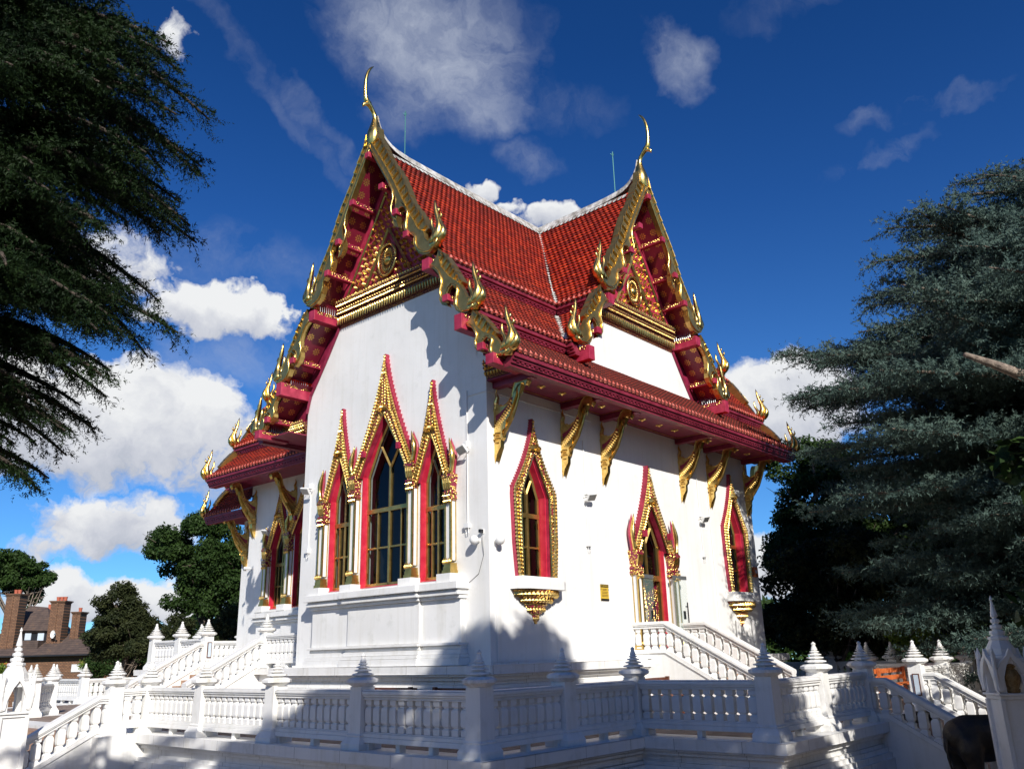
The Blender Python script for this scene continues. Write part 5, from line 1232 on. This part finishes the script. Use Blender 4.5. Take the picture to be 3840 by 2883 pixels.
# ================================================================ TREES
def leaf_tris(C, size, flatn=0.0, N=None):
    """C (n,3) centres -> little bent leaves (quads); N optional outward normals"""
    n = len(C); a = rng.normal(size=(n, 3)); 
    if N is not None: a = a*.8+N
    a /= np.linalg.norm(a, axis=1)[:, None]; b = rng.normal(size=(n, 3)); b -= a*(a*b).sum(1)[:, None]; b /= np.linalg.norm(b, axis=1)[:, None]; c = np.cross(a, b)
    s = (size*(.6+.8*rng.random(n)))[:, None]
    V = np.stack([C-b*s, C+c*s*.5+a*s*.12, C+b*s, C-c*s*.5+a*s*.12], 1).reshape(-1, 3)
    return V, np.arange(4*n).reshape(n, 4)
def limbs(mb, base, top, r0, n=9, spread=1.0, sub=3, seed=0, targets=None):
    r_ = random.Random(seed); base = Vector(base); top = Vector(top); H = (top-base).length
    P = [base.lerp(top, i/8)+Vector((r_.uniform(-1, 1), r_.uniform(-1, 1), 0))*H*.012*i for i in range(9)]
    mb.tube(P, [r0*(1.25 if i == 0 else 1)*(1-.88*i/8) for i in range(9)], 10)
    for t in (targets or []):
        t = Vector(t); k = min(7, max(1, int(((t.z-base.z)/H)*8*.62))); s = P[k]; md = s.lerp(t, .5)+Vector((r_.uniform(-.4, .4), r_.uniform(-.4, .4), .25))*((t-s).length*.16)
        rr = r0*(1-.88*k/8)*.5; mb.tube([s, s.lerp(md, .5), md, md.lerp(t, .5)+Vector((0, 0, .1)), t], [rr, rr*.8, rr*.55, rr*.35, rr*.1], 6)
        for _ in range(sub):
            q = md.lerp(t, r_.uniform(0, .7)); e_ = q+Vector((r_.uniform(-1, 1), r_.uniform(-1, 1), r_.uniform(-.3, 1)))*(t-s).length*.3; mb.tube([q, q.lerp(e_, .5)+Vector((0, 0, .08)), e_], [rr*.35, rr*.22, rr*.06], 5)
def broadleaf(name, label, base, blobs_, nclump, leaves, size, m_, trunk='bark', r0=.3, group=None, cat='tree', cl=(.5, 1.1), seed=1, height=None):
    """blobs_: list of (centre, (rx,ry,rz)) that bound the crown"""
    r_ = np.random.default_rng(seed); e = tag(empty(name, base), label, cat, group); base = Vector(base)
    vol = np.array([b[1][0]*b[1][1]*b[1][2] for b in blobs_]); pick = r_.choice(len(blobs_), nclump, p=vol/vol.sum())
    d = r_.normal(size=(nclump, 3)); d /= np.linalg.norm(d, axis=1)[:, None]; rad = r_.random(nclump)**.38
    cc = np.array([tuple(blobs_[i][0]) for i in pick])+d*rad[:, None]*np.array([blobs_[i][1] for i in pick])
    cr_ = r_.uniform(cl[0], cl[1], nclump)
    k = r_.choice(nclump, leaves, p=cr_**2/(cr_**2).sum()); dd = r_.normal(size=(leaves, 3)); dd /= np.linalg.norm(dd, axis=1)[:, None]
    rr = r_.random(leaves)**.30; off = dd*(rr*cr_[k])[:, None]*np.array([1.15, 1.15, .72])
    C = cc[k]+off+r_.normal(size=(leaves, 3))*.05
    V, Q = leaf_tris(C, np.full(leaves, size), N=dd*.9+np.array([0, 0, .5]))
    npmesh('crown', V-np.array(base), Q, m_, e)
    t = MB(); tg = [tuple(cc[i]-np.array(base)) for i in r_.choice(nclump, min(26, nclump), replace=False)]
    mz = max(b[0][2] for b in blobs_); cx_ = sum(b[0][0] for b in blobs_)/len(blobs_)-base.x; cy_ = sum(b[0][1] for b in blobs_)/len(blobs_)-base.y
    limbs(t, (0, 0, 0), (cx_, cy_, mz-base.z), r0, targets=tg, seed=seed); t.build('trunk', trunk, e, smooth=True)
    return e
def needle_sprays(segs, per, ln, wd, r_):
    """segs (n,2,3): twig segments; each carries `per` needles as thin quads splayed round it"""
    n = len(segs); A = segs[:, 0]; B = segs[:, 1]; D = B-A; L = np.linalg.norm(D, axis=1)[:, None]+1e-9; T = D/L
    idx = np.repeat(np.arange(n), per); t = r_.random(n*per)[:, None]; P = A[idx]+D[idx]*t
    q = r_.normal(size=(n*per, 3)); q -= T[idx]*(q*T[idx]).sum(1)[:, None]; q /= np.linalg.norm(q, axis=1)[:, None]+1e-9
    dr = q*.8+T[idx]*.55; dr /= np.linalg.norm(dr, axis=1)[:, None]; w_ = np.cross(dr, T[idx]); w_ /= np.linalg.norm(w_, axis=1)[:, None]+1e-9
    l = ln*(.6+.7*r_.random(n*per))[:, None]
    V = np.stack([P-w_*wd, P+w_*wd, P+dr*l+w_*wd*.35, P+dr*l-w_*wd*.35], 1).reshape(-1, 3)
    return V, np.arange(4*n*per).reshape(-1, 4)
def conifer(name, label, base, H, boughs, m_, r0, ln, wd, per, droop, up=0.0, seed=1, twig=.34, tl=(.18, .42), group=None, dens=1.0, trunk='bark', lean=(0, 0), seg=.14):
    """boughs: list of (height, azimuth, length, rise).  each is a curved limb with flat rows of branchlets, each branchlet set with twigs"""
    r_ = np.random.default_rng(seed); rr = random.Random(seed); e = tag(empty(name, base), label, 'tree', group); mb = MB()
    mb.tube([(lean[0]*i/8, lean[1]*i/8, H*i/8) for i in range(9)], [r0*(1-.9*i/8) for i in range(9)], 12)
    segs = []; tw = MB()
    for (h, azm, L, rise) in boughs:
        d = Vector((math.cos(azm), math.sin(azm), 0)); sd_ = Vector((-d.y, d.x, 0)); P = []; n = 14
        wob = rr.uniform(-.12, .12)
        for i in range(n+1):
            t = i/n; P.append(Vector((lean[0]*h/H, lean[1]*h/H, h))+d*(L*t)+sd_*(wob*L*math.sin(t*3))+Vector((0, 0, L*(rise*t-droop*t*t+up*t**3))))
        rb = .035+L*.016
        mb.tube(P, [rb*(1-.93*i/n)+.004 for i in range(n+1)], 6)
        s = .12*L; step = .13/dens
        while s < L*.985:
            t = s/L; k = min(n-1, int(t*n)); p = P[k].lerp(P[k+1], t*n-k); fw = (P[k+1]-P[k]).normalized()
            for sg in (-1, 1):
                bl = L*twig*(1-t*.72)*rr.uniform(.55, 1.15)*(.6+.4*min(1, t*4)); q = (sd_*sg*rr.uniform(.5, 1.0)+fw*rr.uniform(.5, 1.0)+Vector((0, 0, rr.uniform(-.25, .35)+up*.6))).normalized()
                m = max(2, int(bl/seg)); pts = []
                for j in range(m+1):
                    u = j/m; pts.append(p+q*(bl*u)+Vector((0, 0, -droop*.9*bl*u*u+up*.5*bl*u*u)))
                for a, b in zip(pts, pts[1:]):
                    segs.append((a, b))
                    for _ in range(2 if m > 2 else 1):
                        g = (q*rr.uniform(.3, 1)+Vector((rr.uniform(-1, 1), rr.uniform(-1, 1), rr.uniform(-.9, .5)-droop*.5+up)).normalized()*.9).normalized(); c = a+g*rr.uniform(*tl); segs.append((a, c))
            s += step*rr.uniform(.7, 1.4)
        segs.append((P[-2], P[-1])); segs.append((P[-3], P[-2]))
    S = np.array([[tuple(a), tuple(b)] for a, b in segs]); V, Q = needle_sprays(S, per, ln, wd, r_)
    # thin woody twigs as flat strips inside the sprays
    npmesh('crown', V, Q, m_, e); mb.build('trunk', trunk, e, smooth=True)
    return e
def rnd(seed): return random.Random(seed)
# ---- dark deodar overhanging the upper left corner
r_ = rnd(11); LB = at(-330, 1404, 6.6); LB.z = GZ; baz = math.atan2(cr.y, cr.x)
def interp(tab, x):
    for (a, b), (c, d) in zip(tab, tab[1:]):
        if x <= c: return b+(d-b)*max(0, (x-a))/(c-a)
    return tab[-1][1]
bo = []
for i in range(92):
    h = 6.5+9.2*(i/92)+r_.uniform(-.2, .2); a = baz+r_.triangular(-1.3, 1.3, 0)
    L = interp([(6.1, 2.1), (7.2, 3.0), (8.4, 4.0), (10, 4.3), (12.5, 4.6), (14.5, 4.6), (18, 4.2)], h)*r_.uniform(.70, 1.0); bo.append(((h-2.95)*.489+2.95, a, L*.489, .20))
for i in range(16): bo.append((4+6*i/16, baz+math.pi+r_.uniform(-1.6, 1.6), 1.8, .15))
conifer('deodar_cedar', 'dark green drooping conifer filling the upper left corner', LB, 9.6, bo, 'deodar', .22, .030, .0044, 9, .46, 0, 5, .38, (.07, .19), dens=2.6, seg=.07, trunk='darkbark')
# ---- blue-green cedar at the right
RB = at(2600, 1404, 23); RB.z = GZ; bz = math.atan2(-cr.y, -cr.x); r_ = rnd(23); bo = []
TAB = [(2.6, 7.2), (5.5, 8.2), (7.6, 8.4), (9.6, 9.1), (10.3, 8.6), (11.0, 7.6), (12.4, 6.2), (13.2, 5.0), (14.2, 3.9), (15.4, 2.6), (17, 2.0), (19, 1)]
for i in range(215):
    h = 2.4+12.6*(i/215)+r_.uniform(-.3, .3); a = bz+r_.triangular(-1.5, 1.5, 0); L = interp(TAB, h)*r_.uniform(.45, 1.0)*(1.14 if h < 8.5 else 1.11 if h < 11 else 1.20); bo.append(((h-2.95)*1.15+2.95, a, L, r_.uniform(.02, .16)))
for i in range(18): bo.append((3+12*i/18, bz+math.pi+r_.uniform(-1.6, 1.6), 4.6, .2))
conifer('blue_cedar', 'blue-green cedar with spiky sprays filling the right side', RB, 17.2, bo, 'cedar', .42, .080, .014, 6, .20, .09, 9, .31, (.18, .46), dens=.85)
# ---- broadleaf trees
def B(px, py, dep, rx, rz, ry=None): c = at(px, py, dep); return ((c.x, c.y, c.z), (rx, ry or rx, rz))
def gnd(px, dep, z=None): p = at(px, 1404, dep); p.z = gh(p.x, p.y) if z is None else z; return p
broadleaf('oak_tree', 'dark green oak behind the left wing of the temple', gnd(455, 44), [B(440, 1190, 44, 2.6, 1.7), B(390, 1170, 44, 1.5, 1.1), B(500, 1240, 44, 2.2, 1.6), B(455, 1290, 43, 2.4, 1.1), B(365, 1215, 44, 1.0, .7), B(490, 1370, 43, 1.6, .8), B(470, 1140, 44, 1.6, .7)], 105, 60000, .085, 'oak', r0=.32, seed=2, cl=(.35, .75))
broadleaf('bushy_tree', 'dull green bushy tree right of the brown tiled house', gnd(262, 42), [B(262, 1320, 42, 1.15, 1.2), B(262, 1370, 42, 1.6, 1.1), B(225, 1375, 42, 1.1, .8), B(315, 1375, 42, 1.0, .8), B(270, 1285, 42, .55, .45)], 110, 52000, .070, 'oak2', r0=.15, seed=4, cl=(.22, .50))
broadleaf('pine_tree', 'green tree with open branches behind the house chimneys', gnd(40, 75), [B(30, 1235, 75, 3.2, 1.5), B(60, 1265, 75, 2.6, 1.2), B(10, 1215, 75, 2.5, 1.0), B(85, 1290, 75, .8, .5), B(72, 1330, 75, 1.0, .5), B(45, 1345, 75, 1.0, .6)], 75, 26000, .14, 'oak', r0=.34, seed=6, cl=(.45, .8), trunk='limb')
broadleaf('oak_tree', 'tall dark oak just beyond the right end of the temple', gnd(1760, 36), [B(1730, 1010, 36, 1.5, 1.2), B(1790, 1050, 36, 2.0, 1.6), B(1700, 1130, 36, 1.1, .7), B(1790, 1180, 36, 2.6, 1.7), B(1685, 1180, 35, .8, .5), B(1900, 1120, 36, 2.2, 2.0)], 150, 70000, .085, 'oak', r0=.35, seed=8, cl=(.35, .75))
broadleaf('maple_tree', 'dull leafy tree behind the right balustrade with yellowing leaves', gnd(1800, 31), [B(1740, 1250, 31, 1.5, 1.2), B(1850, 1230, 31, 2.0, 1.5), B(1760, 1340, 31, 1.9, 1.0), B(1900, 1330, 31, 2.4, 1.2), B(1690, 1340, 31, .7, .9), B(1680, 1260, 31, .5, .5)], 150, 70000, .080, 'oak2', r0=.22, seed=10, cl=(.3, .65))
broadleaf('background_tree', 'dark tree behind the right-hand pillar and balustrade', gnd(2080, 34), [B(2040, 1250, 34, 2.8, 2.2), B(2180, 1240, 34, 2.8, 2.4), B(2060, 1370, 33, 3.2, 1.3), B(2250, 1360, 33, 2.5, 1.3), B(2100, 1120, 35, 3.0, 2.0)], 160, 66000, .095, 'oak', r0=.35, seed=12, cl=(.4, .85))
broadleaf('shrub', 'light green shrub behind the rear finials on the right', gnd(1985, 28), [B(1975, 1385, 28, .75, .55), B(2010, 1400, 28, .6, .4)], 24, 6000, .06, 'shrub', r0=.05, seed=13, cl=(.2, .35), cat='shrub')
broadleaf('shrub', 'yellow-green shrub in front of the brown house eave', gnd(190, 50), [B(192, 1455, 50, .5, .9), B(200, 1480, 50, .7, .6)], 22, 5000, .06, 'shrub', r0=.05, seed=14, cl=(.2, .4), cat='shrub')
broadleaf('shrub', 'bright yellow-green shrub at the far left edge', gnd(2, 50), [B(0, 1455, 50, .6, .9)], 16, 4000, .06, 'shrub', r0=.05, seed=15, cl=(.2, .4), cat='shrub')
broadleaf('hedge', 'clipped dark hedge along the garden wall', gnd(270, 49), [B(235, 1435, 49, 1.0, .5), B(285, 1438, 49, 1.4, .5), B(330, 1430, 49, .8, .5)], 60, 18000, .06, 'oak', r0=.06, seed=16, cl=(.22, .38), cat='hedge')
broadleaf('conifer_tree', 'small dark tree between the bushy tree and the temple', gnd(395, 40), [B(385, 1360, 40, .9, .8), B(360, 1395, 40, 1.4, .5), B(415, 1400, 40, 1.1, .5)], 55, 20000, .06, 'oak2', r0=.1, seed=17, cl=(.22, .42))
broadleaf('olive_tree', 'pale grey-green tree right beside the far left wing wall', gnd(500, 38), [B(505, 1345, 38, .8, .6), B(500, 1390, 38, .9, .7)], 40, 14000, .06, 'oak2', r0=.1, seed=18, cl=(.22, .42))
RT = at(2620, 1404, 12.5); broadleaf('garden_tree', 'unseen leafy tree added just outside the right edge to block sky light', Vector((RT.x+1.5, RT.y-1.5, GZ)), [((RT.x, RT.y, 1.6), (2.0, 2.0, 2.6))], 70, 12000, .16, 'oak', r0=.2, seed=51, cl=(.5, .9))  # added crown, keeps sky light off the right-hand pillar
# bare limb of the cedar
tag(MB().tube([RB+Vector((0, 0, 9.4)), at(2300, 830, 18.5), at(2212, 812, 17), at(2150, 788, 16.4), at(2085, 766, 16)], [.22, .15, .12, .09, .05], 8).build('bare_branch', 'limb', smooth=True), 'bare pale branch jutting from the blue-green cedar', 'branch')
# ---- the wooded garden edge far off, and an added ring behind the camera
def woodland(name, arcs, m_, n, size):
    C = []
    for (cx_, cy_, r0, r1, a0, a1, z0, z1, k) in arcs:
        a = rng.uniform(a0, a1, k); r = rng.uniform(r0, r1, k); hh = z0+(z1-z0)*rng.random(k)**1.2*(.72+.28*np.sin(a*9)*np.cos(a*23)); C.append(np.stack([cx_+r*np.cos(a), cy_+r*np.sin(a), hh], 1))
    V, Q = leaf_tris(np.concatenate(C), np.full(sum(map(len, C)), size)); return tag(npmesh(name, V, Q, m_), kind='stuff')
woodland('woodland', [(6, 6, 42, 50, R(-20), R(78), -3.5, 4.6, 40000), (6, 6, 72, 80, R(75), R(125), -4.5, 2.2, 12000)], 'oak', 0, .32)
woodland('woodland', [(-2, -2, 38, 44, R(150), R(350), -3, 9.5, 34000)], 'oak', 0, .5)  # unseen foliage, added to block sky and lower the ambient light
# ---- trees behind the camera towards the sun: they throw the dappled shade on the terrace
def shade_tree(target, dist, rx, rz, n, label, seed, leaves=9500, size=.14):
    c = Vector(target)+tosun*dist
    broadleaf('garden_tree', label, Vector((min(c.x, -12)-2.5, min(c.y, -17)-5, GZ)), [((c.x, c.y, c.z), (rx, rx, rz))], n, leaves, size, 'oak', r0=.3, seed=seed, cl=(.35, .85))
SH = [((-2.6, -3.4, -1.5), 19, 3.0, 1.5, 40), ((.3, -4.2, -1.6), 20, 2.8, 1.4, 42), ((-4.0, 1.2, -2.1), 20, 2.2, 1.0, 16), ((3.2, -9.7, -.7), 17, 2.7, 2.0, 70), ((.7, -.2, -.35), 24, 1.6, .9, 22), ((-.8, .9, -.7), 24, 1.6, .45, 12), ((3.3, -9.6, -.1), 14, 1.7, 2.0, 60)]
for i, (t_, d_, rx, rz, n) in enumerate(SH): shade_tree(t_, d_, rx, rz, n, ['leafy garden tree shading the front corner post', 'leafy garden tree shading the bay before the bench', 'sparse garden tree dappling the left balustrade', 'leafy garden tree shading the elephant', 'small garden tree shading the wall corner', 'thin garden tree shading the window plinth', 'dense garden tree shading the right-hand spired pillar'][i], 30+i)
